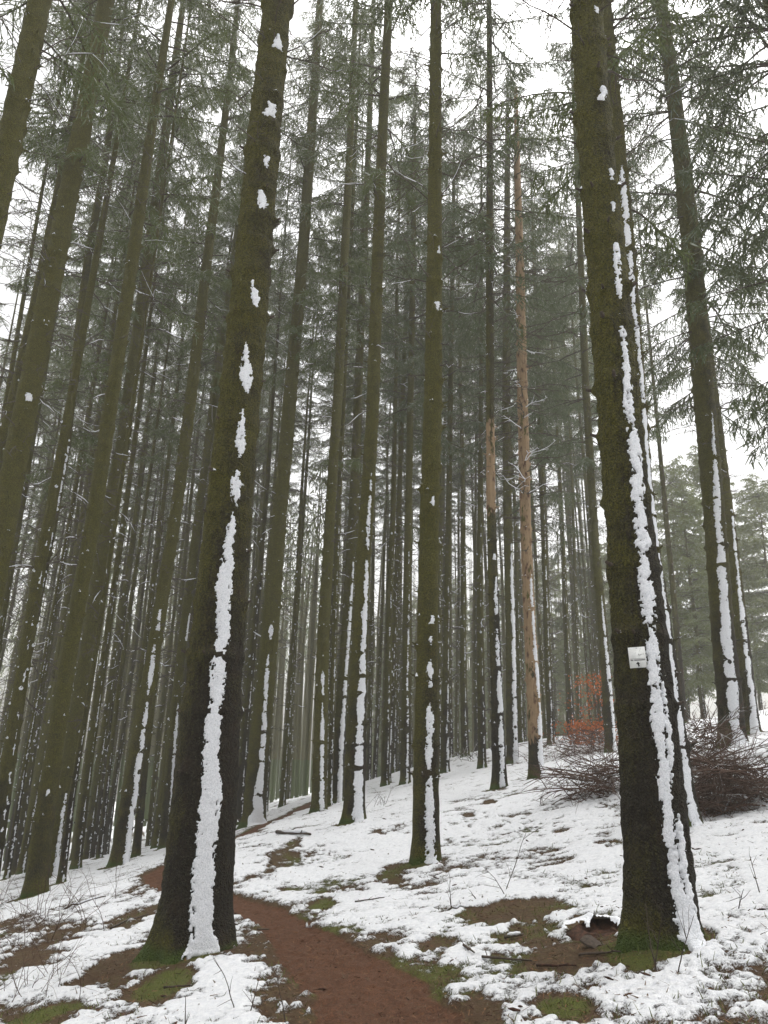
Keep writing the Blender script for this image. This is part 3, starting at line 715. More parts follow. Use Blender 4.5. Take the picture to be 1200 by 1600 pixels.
STEMS = {}
for i, t in enumerate(TREES):
    b = t['base']; c = t['ctr']; snag = t['H'] is None
    H = (c[-1][1] + 0.05) if snag else max(t['H'], c[-1][1] + 2)
    st = Stem(c, H, i + 5, t['tier'], to_cam(b)); t['stem'] = st
    root = link('spruce_tree' if not snag else 'dead_spruce', None, None, b)
    root.empty_display_size = 0.3
    tag(root, t['label'], 'tree', 'spruces of the near and middle rows')
    STEMS[i] = (root, st)
    hpix = lambda py: at_y(c[0][0] * 0 + 600, py, b[1])[0][2] - b[2]
    bare = None
    if t['peel']:
        lo, hi = hpix(t['peel'][0]), hpix(t['peel'][1])
        bare = lambda z, lo=lo, hi=hi: sm(lo - 0.7, lo + 0.7, z) * sm(hi + 0.8, hi - 0.8, z)
    strips = []
    for sp in t['strips']:
        o = []
        for (py, px, hw) in sp:
            q, d = at_y(px, py, b[1]); h = q[2] - b[2]
            f = (q[0] - b[0] - st.axis(np.array(h))) / np.interp(h, st.z, st.r) * 1.0
            o.append((float(max(h, 0.0)), float(math.asin(max(-0.9, min(0.9, f)))), hw * d / F))
        strips.append(o)
    rs = np.random.default_rng(100 + i)
    if t['auto']:
        ptop, hwf, f, brk = t['auto']; h = 0.05; htop = hpix(ptop)
        while h < htop:
            q = h / htop; Ls = (0.25 + 0.9 * rs.random()) * (1.4 - q) * (1.5 - brk)
            R = np.interp(h, st.z, st.r); wv = R * hwf * (1 - 0.65 * q) * (0.6 + 0.6 * rs.random()); ph = math.asin(f) + rs.normal() * 0.08
            strips.append([(h, ph, wv), (h + Ls * 0.3, ph, wv * 1.1), (h + Ls * 0.7, ph, wv * 0.8), (h + Ls, ph, wv * 0.15)])
            h += Ls + (0.03 + 0.5 * rs.random() * brk * (0.3 + q))
    depth = b[1]
    if t['tier'] == 1:
        def free(kh, kp):
            for o in strips:
                o = sorted(o); hh, pp, ww = zip(*o)
                if hh[0] - .05 < kh < hh[-1] + .05 and abs(kp - np.interp(kh, hh, pp)) * np.interp(kh, st.z, st.r) < np.interp(kh, hh, ww) + .035: return False
            return True
        st.knots = [k_ for k_ in st.knots if free(k_[0], float(np.angle(np.exp(1j * k_[1]))))]
    sm_ = st.snow_mesh(strips, cell={1: 0.0085, 2: 0.013, 3: 0.03}[t['tier']])
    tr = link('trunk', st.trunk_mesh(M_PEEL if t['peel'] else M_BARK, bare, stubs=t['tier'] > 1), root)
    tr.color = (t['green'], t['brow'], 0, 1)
    if t['tier'] < 3:
        for q in sm_[0]: link('snow_strip', q.me('snow_strip', [M_SNOW]), root)
    elif sm_[0]:
        q = MB()
        for u in sm_[0]:
            for a_, b_, c_ in ((np.concatenate(u.v), np.concatenate(u.q), 0),): q.add(a_, b_)
        tag(link('snow_strip', q.me('snow_strip', [M_SNOW]), root), kind='stuff')
    if sm_[1]: tag(link('snow_blots', sm_[1], root), kind='stuff')
    if t['tier'] == 1:                                       # broken-off stubs of the thick stems, one by one
        sb = MB(); sb.tube([[-0.02, 0, 0], [0.03, 0, 0.004], [0.065, 0, 0.018]], [0.017, 0.013, 0.009], 7); sme = sb.me('branch_stub', [M_TWIG])
        for kh, kp, ks in st.knots:
            if kh > 9.0 or abs(np.angle(np.exp(1j * kp))) > 1.9: continue
            p = st.point(np.array(kh), np.array(kp)); d = st.point(np.array(kh), np.array(kp), 1) - p
            o = link('branch_stub', sme, root, p); o.rotation_euler = (0, 0, math.atan2(d[1], d[0])); o.scale = (0.5 + ks * .6,) * 3
    if t['dead'] is not None and not snag:
        hd = t['dead']; k = i % len(DEADS); top = t['crown'] + 1.5
        o = link('dead_branches', DEADS[k], root); tag(o, kind='stuff'); aligned(o, st, hd)
        o.scale = (1, 1, max(0.3, (top + 1 - hd) / 7.5)); o.rotation_euler.z = i * 1.3
        o = link('crown', LUSH[i % 2] if t['lush'] else CROWNS[i % 4], root); tag(o, kind='stuff'); aligned(o, st, t['crown'])
        o.scale = (1.15, 1.15, (H - t['crown']) / 20); o.rotation_euler.z = i * 2.1
    if snag:
        mb = MB(); z = 6.0
        while z < H:
            for k in range(RNG.integers(2, 5)):
                mb2 = MB(); dead_branch(mb, z, RNG.random() * 2 * PI, 0.6 + 1.6 * RNG.random() * min(1, (z - 5) / 6), 0.2, 0.5, 0.024, False, 0, 1)
                if RNG.random() < 0.25: dead_branch(mb, z, RNG.random() * 2 * PI, 0.5 + RNG.random(), 0.3, 0.5, 0.018, False, 1, 1)
            z += 0.34
        o = link('bare_branches', mb.me('bare_branches', [M_DEAD, M_SNOW], False), root); tag(o, kind='stuff'); aligned(o, st, 0); o.location = (float(st.axis(np.array(8.0))), 0, 0); o.rotation_euler = (0, 0, 0)

# single dead branches that stand out on the near trunks
BR = []
for k in range(5):
    mb = MB(); dead_branch(mb, 0, 0, 1.0, 0.25 + 0.15 * k, 0.35, 0.013, k % 2 == 0, 0, 1); BR.append(mb.me('branch', [M_TWIG, M_SNOW]))
def put_branch(ti, py, phi, L, tilt, k):
    root, st = STEMS[ti]; b = TREES[ti]['base']
    h = at_y(600, py, b[1])[0][2] - b[2]
    p = st.point(np.array(h), np.array(phi), -0.01); d = st.point(np.array(h), np.array(phi), 1) - p
    o = link('branch', BR[k], root, p); o.rotation_euler = (0, -tilt, math.atan2(d[1], d[0])); o.scale = (L, L, L) if L < 1 else (L, 1, 1)
for a in [(0, 86, 1.5, 0.9, .5, 0), (0, 86, -1.4, .8, .1, 1), (0, 84, .1, .8, 1.1, 2), (0, 186, -1.5, .5, .2, 3), (0, 20, 1.3, 1, .2, 4), (0, 20, -1.6, 1.1, .1, 0), (1, 95, 2.4, 1.2, .3, 1), (1, 30, -1.5, .9, .4, 2),
          (5, 440, -1.5, 1.0, .2, 0), (5, 440, 1.4, 1.4, .6, 1), (5, 310, -1.3, 1.2, .3, 2), (5, 200, 1.5, 1.2, .3, 3), (5, 140, -1.6, 1.1, 0, 4), (5, 310, 1.2, 1.1, .7, 0),
          (22, 95, -1.3, .9, .2, 1), (22, 95, 1.2, 1, .4, 2), (23, 250, 1.2, 1.2, .5, 3), (23, 190, -1.5, 1.2, .2, 4), (23, 40, 1.4, 1.2, .3, 0), (23, 110, 1.5, 1, .3, 1), (23, 420, -1.2, .8, .1, 2),
          (2, 240, 1.4, 1.4, .5, 3), (2, 120, 1.5, 1.4, .4, 4), (2, 60, 1.2, 1.3, .3, 1), (6, 330, -1.3, 1, .2, 1), (6, 250, 1.3, 1.1, .2, 2), (10, 330, 1.3, 1.1, .2, 3), (10, 260, -1.4, 1, .1, 4)]:
    put_branch(*a)

# ------------------------------------------------------------------ the rows behind: copies of four slim spruces
def proto_tree(k):
    rs = np.random.default_rng(900 + k)
    H = 34.0; zs = np.linspace(0, 25, 8); x = np.cumsum(rs.normal(size=8) * 0.05); x -= x[0]
    ctr = np.stack([x, zs, 0.17 * (1 - zs / 36)], 1)
    st = Stem(ctr, H, 50 + k, 3, np.array([0.0, -1.0]))
    strips = []; h = 0.05
    while h < 9:
        q = h / 9; Ls = (0.2 + 0.8 * rs.random()) * (1.3 - q); wv = 0.17 * (0.22 - 0.14 * q) * (0.35 + 0.8 * rs.random()); ph = 0.40 + rs.normal() * 0.1
        strips.append([(h, ph, wv), (h + Ls * .5, ph, wv), (h + Ls, ph, wv * .2)]); h += Ls + 0.04 + 0.7 * rs.random() * (0.25 + q)
    out, _ = st.snow_mesh(strips, 0.035); q = MB()
    for u in out: q.add(np.concatenate(u.v), np.concatenate(u.q))
    for kh, kp, ks in st.knots:
        if st.rs.random() < 0.45 and math.cos(kp - 0.4) > 0:
            p = st.point(np.array(kh), np.array(kp), 0.02); r_ = 0.02 + 0.03 * st.rs.random(); q.tube([p - [0, 0, r_], p, p + [0, 0, r_]], [r_ * .6, r_, r_ * .2], 4)
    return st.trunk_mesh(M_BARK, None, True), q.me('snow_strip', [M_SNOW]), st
PROT = [proto_tree(k) for k in range(6)]
def back_tree(p, k, scale, rr, crown_h, label, group, cm=None, cs=1.0, native=20, green=0.5, brow=0.5, dead0=2.6, rot=None):
    tm, sn, st = PROT[k % 6]
    root = link('spruce_tree', None, None, p); tag(root, label, 'tree', group); root.empty_display_size = 0.3
    d = to_cam(p); root.rotation_euler = (RNG.normal() * 0.012, RNG.normal() * 0.012, math.atan2(d[1], d[0]) + PI / 2)
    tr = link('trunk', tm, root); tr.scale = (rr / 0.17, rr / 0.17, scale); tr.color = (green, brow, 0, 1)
    s = link('snow_strip', sn, root); s.scale = tr.scale; tag(s, kind='stuff')
    x = float(st.axis(np.array(crown_h))) * rr / 0.17
    o = link('dead_branches', DEADS[k % 4], root, (x, 0, dead0)); tag(o, kind='stuff'); o.scale = (1, 1, (crown_h + 1.5 - dead0) / 7.5); o.rotation_euler.z = k * 1.7
    o = link('crown', cm or CROWNS[(k * 3 + 1) % 4], root, (x, 0, crown_h)); tag(o, kind='stuff'); o.scale = (cs, cs, (34 * scale - crown_h) / native); o.rotation_euler.z = k * 2.3
    return root
GAPS = [(-400, 20, 'at the frame edge outside the white blotted mossy spruce'), (20, 120, 'behind the mossy spruces on the lower bank'), (120, 175, 'between the mossy spruces and the root flared spruce'),
        (175, 262, 'behind the root flared spruce on the bank'), (262, 350, 'behind the thick path spruce with the snow stripe'), (350, 415, 'behind the path spruce with the snow drift'),
        (415, 500, 'in the gap above the fallen log'), (500, 575, 'behind the stripe of the dark snow striped spruce'), (575, 640, 'between the snow striped spruce and the mossy clearing spruce'),
        (640, 700, 'behind the mossy clearing spruce'), (700, 780, 'above the arching frosted brambles'), (780, 845, 'behind the dead tan spruce'), (845, 905, 'between the dead tan spruce and the orange beech'),
        (905, 1100, 'behind the orange beech and the sign tree')]
ORD = ['nearest', 'second nearest', 'third nearest']
gap_n = {}
def gap_label(px, r):
    for a_, b_, nm in GAPS:
        if a_ <= px < b_:
            k = gap_n.get(nm, 0); gap_n[nm] = k + 1; g = 'background spruces ' + nm
            return ((ORD[k] + ' slim background spruce ' + nm) if k < 3 else ('deeper slim background spruce ' + nm)), g
placed = [tuple(t['base'][:2]) for t in TREES]
def px_of(x, y, z):
    v = np.array([x, y, z]); d = v @ FW; return 600 + F * (v @ RT) / d, 800 - F * (v @ UP) / d
cand = []
a = math.radians(14); ca, sa = math.cos(a), math.sin(a)
for i in range(-40, 41):
    for j in range(4, 50):
        u = i * 2.7 + RNG.normal() * 0.55; v = j * 2.7 + RNG.normal() * 0.55
        cand.append((u * ca - v * sa, u * sa + v * ca))
nb = 0
cand.sort(key=lambda q: math.hypot(*q))
for x, y in cand:
    if y < 8 or nb >= 150: continue
    r = math.hypot(x, y); z = float(height(x, y)); px, py = px_of(x, y, z)
    if px < -330 or px >= 1010 or r > 78: continue
    lim = 23 if px < 330 else (26 if px < 640 else (30 if px < 760 else 38))
    if px < 60: lim = 17
    if px > 600 and r > 60: continue
    if r < lim: continue
    if px_of(x, y, z + 20)[0] < -25: continue
    if 452 < px < 492 and r < 70: continue                    # the bright gap between the rows
    if any((x - a_) ** 2 + (y - b_) ** 2 < 1.25 ** 2 for a_, b_ in placed): continue
    if float(path_dist(np.array([x]), np.array([y]))[0]) < 0.5: continue
    placed.append((x, y)); nb += 1
    lab, g = gap_label(px, r)
    back_tree((x, y, z), nb, 0.82 + 0.3 * RNG.random(), 0.105 + 0.075 * RNG.random(), (17 + 4 * RNG.random()) if px < 420 else (16 + 4 * RNG.random()), lab, g, cm=LUSH[nb % 2] if px > 600 and nb % 4 == 0 else None,
              cs=0.95 + 0.35 * RNG.random(), green=0.35 + 0.4 * RNG.random(), brow=RNG.random(), dead0=2.0 + 2 * RNG.random())
print('background trees', nb)

# the wood farther off, past what can be told apart
def far_wood():
    mb = MB(); n = 0
    C = []
    for k in range(5200):
        az = math.radians(RNG.uniform(-36, 19)); r = math.sqrt(RNG.uniform(58 ** 2, 135 ** 2)); x, y = r * math.sin(az), r * math.cos(az); z = float(height(np.array(x), np.array(y)))
        px, _ = px_of(x, y, z)
        if px > 1000 or (px > 520 and r < 62) or k % (4 if px < 520 and px > 300 else 8): continue
        H = 24 + 8 * RNG.random(); rr = 0.09 + 0.1 * RNG.random(); n += 1
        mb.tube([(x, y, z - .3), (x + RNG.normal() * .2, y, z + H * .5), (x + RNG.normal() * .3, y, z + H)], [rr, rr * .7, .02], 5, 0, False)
        C.append((x, y, z, H if px < 520 else -H))
    C = np.array(C)
    for x, y, z, H in C:
        if H < 0: continue
        m_ = 45; q = RNG.random(m_) ** 0.8; z0 = 14 + 5 * RNG.random(); h = z0 + (H - z0) * q; a = RNG.random(m_) * 2 * PI; L = (2.2 * (1 - q) ** .7 + .3) * RNG.random(m_) ** .6
        P = np.stack([x + np.cos(a) * L, y + np.sin(a) * L, z + h], 1); D = np.stack([np.cos(a) * .5, np.sin(a) * .5, -0.7 + RNG.normal(size=m_) * .5], 1)
        mb.ribbons(P, P + D * (0.4 + .6 * RNG.random(m_))[:, None], 0.16, 0.05, None, 1)
    print('far trees', n)
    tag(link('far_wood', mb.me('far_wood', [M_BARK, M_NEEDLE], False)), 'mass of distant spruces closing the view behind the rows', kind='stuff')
far_wood()

# pale open-grown conifers beyond the clearing
OPEN = [crown_mesh('crown', 0, 12.5, 2.5, wd=0.045, dens=0.75, hang=0.6, step=0.2, mats=[M_NEEDLE2, M_TWIG], gap=0.1) for k in range(2)]
PALE = ['pale misty conifer showing next to the sign tree', 'tall pale conifer in the middle of the misty gap', 'shortest pale conifer in front of the misty clearing trees', 'broad pale conifer right behind the stout spruce on the rise',
        'pale conifer past the twiggy bush at the misty clearing', 'pale conifer under the drooping green boughs at the frame edge', 'faint farthest pale conifer glimpsed beside the tan trunk', 'faint pale conifer mostly hidden by the sign tree', 'pale conifer at the outermost edge of the clearing']
for k, (px, d, hgt, cs) in enumerate([(1030,50,17.5,1.0),(1075,56,20,1.2),(1100,44,14,1.0),(1145,52,19,1.15),(1190,60,17,1.2),(1235,50,16,1.2),(1012,62,19,1.1),(985,66,18,1.0),(1290,58,17,1.1)]):
    dd = ray(px, 1120); dd = dd / dd[1]; x, y = dd[0] * d, d; z = float(height(x, y))
    back_tree((x, y, z), 400 + k, hgt / 34, 0.16, 2.2, PALE[k], 'pale conifers beyond the clearing', OPEN[k % 2], cs, native=12.5, dead0=1.0)

for k, (px, d, hgt, cs) in enumerate([(560,88,20,1.2),(610,80,19,1.1),(655,92,21,1.2),(705,78,19,1.1),(748,86,20,1.2),(790,76,18,1.0),(832,84,20,1.2),(872,74,19,1.0),(915,80,20,1.2),(950,70,18,1.0)]):
    dd = ray(px, 1150); dd = dd / dd[1]; x, y = dd[0] * d, d; z = float(height(x, y))
    back_tree((x, y, z), 420 + k, hgt / 34, 0.15, 2.0, 'pale misty conifer far beyond the last spruce rows and the orange beech', 'pale conifers beyond the spruce rows', OPEN[k % 2], cs, native=12.5, dead0=1.0)

# ------------------------------------------------------------------ trail sign on the thick trunk
def box(mb, c, s, mi=0):
    c = np.array(c); s = np.array(s) / 2
    V = [c + s * np.array(q) for q in ((-1,-1,-1),(1,-1,-1),(1,1,-1),(-1,1,-1),(-1,-1,1),(1,-1,1),(1,1,1),(-1,1,1))]
    mb.add(V, [[0,3,2,1],[4,5,6,7],[0,1,5,4],[1,2,6,5],[2,3,7,6],[3,0,4,7]], None, mi)
def plain(name, c, r=0.5):
    n = N(name); n.col(c); n.b.inputs['Roughness'].default_value = r; return n.m
def sign():
    st = TREES[1]['stem']; b = TREES[1]['base']
    q, d = at_y(997.5, 1033, b[1]); h = q[2] - b[2]; f = (q[0] - b[0] - float(st.axis(np.array(h)))) / np.interp(h, st.z, st.r)
    ph = math.asin(f); p = st.point(np.array(h), np.array(ph), 0.024) + b
    root = link('trail_sign', None, None, p); tag(root, 'small white trail marker plate with a black arrow nailed to the trunk', 'sign')
    nrm = st.point(np.array(h), np.array(ph), 1.0) + b - p
    root.rotation_euler = (0, math.radians(-2.5), math.atan2(nrm[1], nrm[0]) + PI / 2 + 0.06)
    W, Hh = 24.5 * d / F, 31 * d / F
    white = wood_material('sign_plate', (0.62, 0.63, 0.62), (0.78, 0.79, 0.78), 25, 0.0005); black = plain('sign_black', (0.012, 0.012, 0.014)); grey = plain('sign_grey', (0.22, 0.22, 0.22))
    mb = MB(); box(mb, (0, 0, 0), (W, 0.004, Hh)); link('plate', mb.me('plate', [white], False), root)
    def flat(name, poly, mt):
        V = [(x * W, y0, z * Hh) for y0 in (-0.0022, -0.0036) for x, z in poly]; n = len(poly)
        mb = MB(); mb.add(V, [[i, (i + 1) % n, n + (i + 1) % n, n + i] for i in range(n)], None)
        cx = np.mean([v[0] for v in poly]); cz = np.mean([v[1] for v in poly])
        mb.add([(x * W, -0.0036, z * Hh) for x, z in poly] + [(cx * W, -0.0036, cz * Hh)], None, [[i, (i + 1) % n, n] for i in range(n)])
        return link(name, mb.me(name, [mt], False), root)
    flat('arrow', [(.0,-.21),(.12,-.30),(.07,-.31),(.08,-.44),(.0,-.43),(-.03,-.36),(-.05,-.31),(-.12,-.31)], black)
    flat('text_line', [(-.42,-.055),(.44,-.055),(.44,-.075),(-.42,-.075)], grey)
    flat('text_line', [(-.20,-.10),(.44,-.10),(.44,-.165),(-.20,-.165)], grey)
    flat('emblem', [(-.42,-.10),(-.26,-.10),(-.25,-.165),(-.41,-.165)], grey)
    # a scrawled curl of handwriting above the printed lines
    mb = MB(); pts = np.array([(.10,.17),(.09,.10),(.15,.09),(.18,.14),(.22,.10),(.26,.15),(.31,.12),(.36,.15),(.41,.15)])
    mb.tube(np.stack([pts[:, 0] * W, np.full(len(pts), -0.003), pts[:, 1] * Hh], 1), 0.0016, 5); link('scrawl', mb.me('scrawl', [black], False), root)
    mb = MB()
    for seg in ([(-.10,.32),(-.06,.36),(-.02,.33),(-.06,.24),(-.12,.14),(-.13,.10)], [(.18,.40),(.24,.43),(.22,.36),(.15,.28),(.13,.22)], [(.30,.44),(.25,.42)]):
        s = np.array(seg); mb.tube(np.stack([s[:, 0] * W, np.full(len(s), -0.0026), s[:, 1] * Hh], 1), 0.0008, 4)
    link('faded_drawing', mb.me('faded_drawing', [plain('sign_faded', (0.4, 0.42, 0.40))], False), root)
    for zz in (.45, -.46):
        mb = MB(); mb.tube([(0, -0.001, zz * Hh), (0, -0.006, zz * Hh)], 0.0035, 8); link('nail', mb.me('nail', [grey], False), root)
sign()

# ------------------------------------------------------------------ things on the forest floor
def gz(x, y): return float(snow_height(np.array([float(x)]), np.array([float(y)]))[0][0])
def spot(px, py):
    p, t = at(px, py); p[2] = gz(p[0], p[1]); return p, t
def stick(px0, py0, px1, py1, r, label, mat=None, snow=False, cat='stick', name='fallen_stick', twigs=2, group='sticks lying on the forest floor', lift=0.01):
    a, _ = spot(px0, py0); b, _ = spot(px1, py1); n = 7; q = np.linspace(0, 1, n)
    P = a[None] * (1 - q)[:, None] + b[None] * q[:, None]; L = np.linalg.norm(b - a)
    P[:, :2] += RNG.normal(size=(n, 2)) * L * 0.012
    P[:, 2] = np.maximum(P[:, 2], [gz(*w[:2]) for w in P]) + r * 0.6 + lift
    root = link(name, None, None, a); tag(root, label, cat, group)
    mb = MB(); mb.tube(P - a, np.linspace(r, r * 0.55, n), 7)
    for k in range(twigs):
        i = RNG.integers(1, n - 1); d = np.array([RNG.normal() * .3, RNG.normal() * .3, 0.04 + .08 * RNG.random()]) * L * 0.5
        mb.tube([P[i] - a, P[i] - a + d * .5, P[i] - a + d + RNG.normal(size=3) * 0.02], [r * .45, r * .35, r * .15], 5)
    link('wood', mb.me('wood', [mat or M_TWIG]), root)
    if snow:
        mb = MB(); S = P - a; S[:, 2] += r * 0.75; mb.tube(S[1:-1], r * np.array([.5, .95, .8, 1.0, .5]), 7); link('snow_cap', mb.me('snow_cap', [M_SNOW]), root)
stick(412, 1250, 500, 1233, 0.075, 'long fallen log edged with snow at the foot of the far rows', M_DEAD, True, 'log', 'fallen_log', 0, None, 0.02)
stick(360, 1252, 381, 1249, 0.06, 'short curved log end poking from snow beside the path spruce', M_TWIG, True, 'log', 'fallen_log', 0, None, 0.02)
stick(430, 1308, 487, 1311, 0.035, 'dark broken branch lying across the snow near the far path', M_TWIG, True, 'branch', 'fallen_branch', 3)
stick(788, 1470, 818, 1466, 0.016, 'short snow topped stick at the edge of the bare mossy patch', M_DEAD, True, twigs=0)
stick(752, 1508, 830, 1507, 0.010, 'long thin dark twig lying below the bare mossy patch', M_TWIG, False)
stick(724, 1492, 742, 1502, 0.010, 'stubby dark stick poking from snow below the clearing', M_TWIG, False)
stick(700, 1428, 738, 1422, 0.009, 'pale stick leaning out of snow at the patch corner', M_DEAD, True)
stick(366, 1434, 378, 1432, 0.012, 'flat bark chip lying on the path by the thick trunk', M_ROT, False, twigs=0)
stick(402, 1456, 420, 1452, 0.010, 'pale wood splinter on the brown path', M_DEAD, False, twigs=0)
stick(840, 1515, 900, 1520, 0.010, 'reddish twig crossing the bare ground near the sign tree', M_ROT, False)
stick(905, 1505, 972, 1508, 0.008, 'dark twig half sunk in needles beside the sign tree', M_TWIG, False)
stick(170, 1455, 232, 1432, 0.012, 'brown branch lying on moss behind the thick path spruce', M_DEAD, False)
stick(255, 1552, 300, 1548, 0.008, 'thin twig on snow below the thick path spruce', M_TWIG, False)
stick(555, 1418, 600, 1412, 0.008, 'dark twig on snow above the path curve', M_TWIG, False)
stick(100, 1425, 165, 1408, 0.014, 'dark branch half buried in snow on the bank', M_TWIG, True)

# rotten stump and bark slab near the sign tree
def stump():
    p, t = spot(938, 1462); root = link('rotten_stump', None, None, p); root.scale = (1, 1, 0.55); tag(root, 'low rotten reddish stump with moss and a snow cap', 'stump')
    na = 28; ph = np.arange(na) * 2 * PI / na; hs = np.linspace(0, 1, 10)
    Hh, Ph = np.meshgrid(hs, ph, indexing='ij')
    R = 0.21 * (1.25 - 0.5 * Hh) * (0.8 + 0.5 * fbm(np.cos(Ph) * 2 + 3, np.sin(Ph) * 2, Hh * 2, o=3))
    top = 0.20 * (0.45 + 0.9 * fbm(np.cos(Ph) * 1.7 + 9, np.sin(Ph) * 1.7, 0 * Hh, s=5, o=3)) * (0.6 + 0.4 * np.sin(Ph + 0.5))
    V = np.stack([R * np.cos(Ph), R * np.sin(Ph) * 0.8, -0.06 + Hh * (top + 0.06)], -1).reshape(-1, 3)
    Q = grid_faces(10, na); ring = (9 * na + np.arange(na))
    inn = V[ring] * [0.6, 0.6, 1] - [0, 0, 0.10]
    V2 = np.concatenate([V, inn, [[0, 0, 0.0]]]); k = len(V)
    Q2 = np.stack([ring, np.roll(ring, -1), k + np.roll(np.arange(na), -1), k + np.arange(na)], -1)
    mb = MB(); mb.add(V2, np.concatenate([Q, Q2]), np.stack([k + np.arange(na), k + np.roll(np.arange(na), -1), np.full(na, k + na)], -1)); link('wood', mb.me('wood', [M_ROT]), root)
    def cap(name, mat, fn, th, sd, grow):
        Hh2, P2 = np.meshgrid(np.linspace(0.35, 1.35, 16), np.linspace(0, 2 * PI, 60, endpoint=False), indexing='ij')
        rr = 0.21 * Hh2 * (0.85 + 0.4 * fbm(np.cos(P2) * 2 + 3, np.sin(P2) * 2, 0 * P2, o=3))
        x, y = rr * np.cos(P2), rr * np.sin(P2) * 0.8
        tp = 0.20 * (0.45 + 0.9 * fbm(np.cos(P2) * 1.7 + 9, np.sin(P2) * 1.7, 0 * P2, s=5, o=3)) * (0.6 + 0.4 * np.sin(P2 + 0.5))
        z = tp * np.clip(1.5 - 0.75 * Hh2, 0.3, 1.0) + th * (0.4 + fbm(x * 18 + sd, y * 18, s=2, o=3)) + grow
        msk = fn(x, y, P2) + (fbm(x * 14 + sd, y * 14, s=8, o=3) - 0.5) * 1.2
        Q = grid_faces(16, 60); keep = (msk.ravel()[Q] > 0.0).all(1); Q = Q[keep]
        if len(Q):
            V = np.stack([x, y, np.where(msk > 0.05, z, z - th)], -1).reshape(-1, 3); u = np.unique(Q); mp = np.zeros(len(V), int); mp[u] = np.arange(len(u))
            mb = MB(); mb.add(V[u], mp[Q]); link(name, mb.me(name, [mat]), root)
    cap('snow_cap', M_SNOW, lambda x, y, P: 0.35 * np.sin(P + 0.3) + 0.05, 0.035, 9, 0.012)
    p, t = spot(925, 1490); me = MB(); n = 8
    X, Y = np.meshgrid(np.linspace(-.055, .055, n), np.linspace(-.07, .07, n), indexing='ij')
    Z = 0.02 - 5 * X ** 2 + 0.01 * noise(X * 40, Y * 40)
    top = np.stack([X + .02 * noise(Y * 20, Y * 0), Y, Z + 0.02], -1).reshape(-1, 3); bot = top - [0, 0, 0.014]
    q = grid_faces(n, n, False); me.add(np.concatenate([top, bot]), np.concatenate([q[:, ::-1], q + n * n]))
    e = [i for i in range(n)] + [i * n + n - 1 for i in range(1, n)] + [n * n - 1 - i for i in range(1, n)] + [(n - 1 - i) * n for i in range(1, n - 1)]
    me.add(np.concatenate([top, bot]), [[e[i], e[(i + 1) % len(e)], e[(i + 1) % len(e)] + n * n, e[i] + n * n] for i in range(len(e))])
    o = link('bark_slab', me.me('bark_slab', [M_TWIG]), None, p); o.rotation_euler = (0.25, -0.1, 0.5); tag(o, 'curled grey bark slab lying below the rotten stump', 'bark')
stump()

def curve_twig(mb, p, d, L, r, bend, n=6, mi=0, depth=0, fan=0.5):
    P = [np.array(p, float)]; d = np.array(d, float); d /= np.linalg.norm(d)
    for i in range(n):
        d = d + RNG.normal(size=3) * bend + np.array([0, 0, -0.03]); d /= np.linalg.norm(d); P.append(P[-1] + d * L / n)
    P = np.array(P); mb.tube(P, np.linspace(r, r * 0.35, n + 1), 4 if r > 0.006 else 3, mi, False)
    if depth:
        for k in range(RNG.integers(3, 6)):
            i = RNG.integers(1, n); dd = (P[min(i + 1, n)] - P[i]); dd = dd / np.linalg.norm(dd) + RNG.normal(size=3) * fan
            curve_twig(mb, P[i], dd, L * (0.3 + 0.3 * RNG.random()), r * 0.5, bend * 1.2, 4, mi, depth - 1, fan)
def brush(px, py, hx, hz, label, n, big, dens=1.0, lean=(0, 0)):
    """a heap of lopped branches: loose twigs joined, the thicker boughs one by one"""
    p, t = spot(px, py); root = link('brush_pile', None, None, p); tag(root, label, 'brush pile', 'heaps of lopped branches')
    mb = MB(); sx = hx * t / F
    for k in range(n):
        x, y = RNG.normal() * sx * 0.5, RNG.normal() * sx * 0.4
        zt = hz * math.exp(-(x / sx) ** 2 * 1.3) * RNG.random()
        z = gz(p[0] + x, p[1] + y) - p[2] + zt * 0.7
        a = RNG.random() * 2 * PI; d = (math.cos(a), math.sin(a), 0.05 + 0.5 * RNG.normal() * 0.6 + lean[1])
        curve_twig(mb, (x, y, z), d, 0.35 + 0.6 * RNG.random(), 0.006 + 0.005 * RNG.random(), 0.14, 5, 0 if RNG.random() < 0.93 else 1, 1, 0.6)
    o = link('twigs', mb.me('twigs', [M_BRUSH, M_FROSTTWIG], False), root); tag(o, kind='stuff')
    for k in range(big):
        mb = MB(); x, y = RNG.normal() * sx * 0.4, RNG.normal() * sx * 0.25; a = RNG.random() * 2 * PI
        z = gz(p[0] + x, p[1] + y) - p[2] + hz * 0.5 * RNG.random()
        curve_twig(mb, (x, y, z), (math.cos(a), math.sin(a) * 0.5, 0.15 + 0.2 * RNG.random()), 0.9 + 0.6 * RNG.random(), 0.016, 0.09, 7, 0, 1, 0.5)
        link('branch', mb.me('branch', [M_BRUSH]), root)
brush(1138, 1268, 72, 0.95, 'big brown brush pile of lopped twigs below the stout spruce', 420, 9)
brush(1095, 1195, 45, 1.1, 'upright tangle of brushwood at the back of the big pile', 120, 5, lean=(0, .4))
brush(938, 1240, 52, 0.8, 'low brush pile spreading beside the sign tree', 190, 7)
brush(905, 1182, 75, 1.2, 'flat brown brushwood strip under the orange beech leaves', 220, 4)
brush(990, 1168, 60, 1.2, 'grey tangle of branches behind the sign tree', 100, 4)
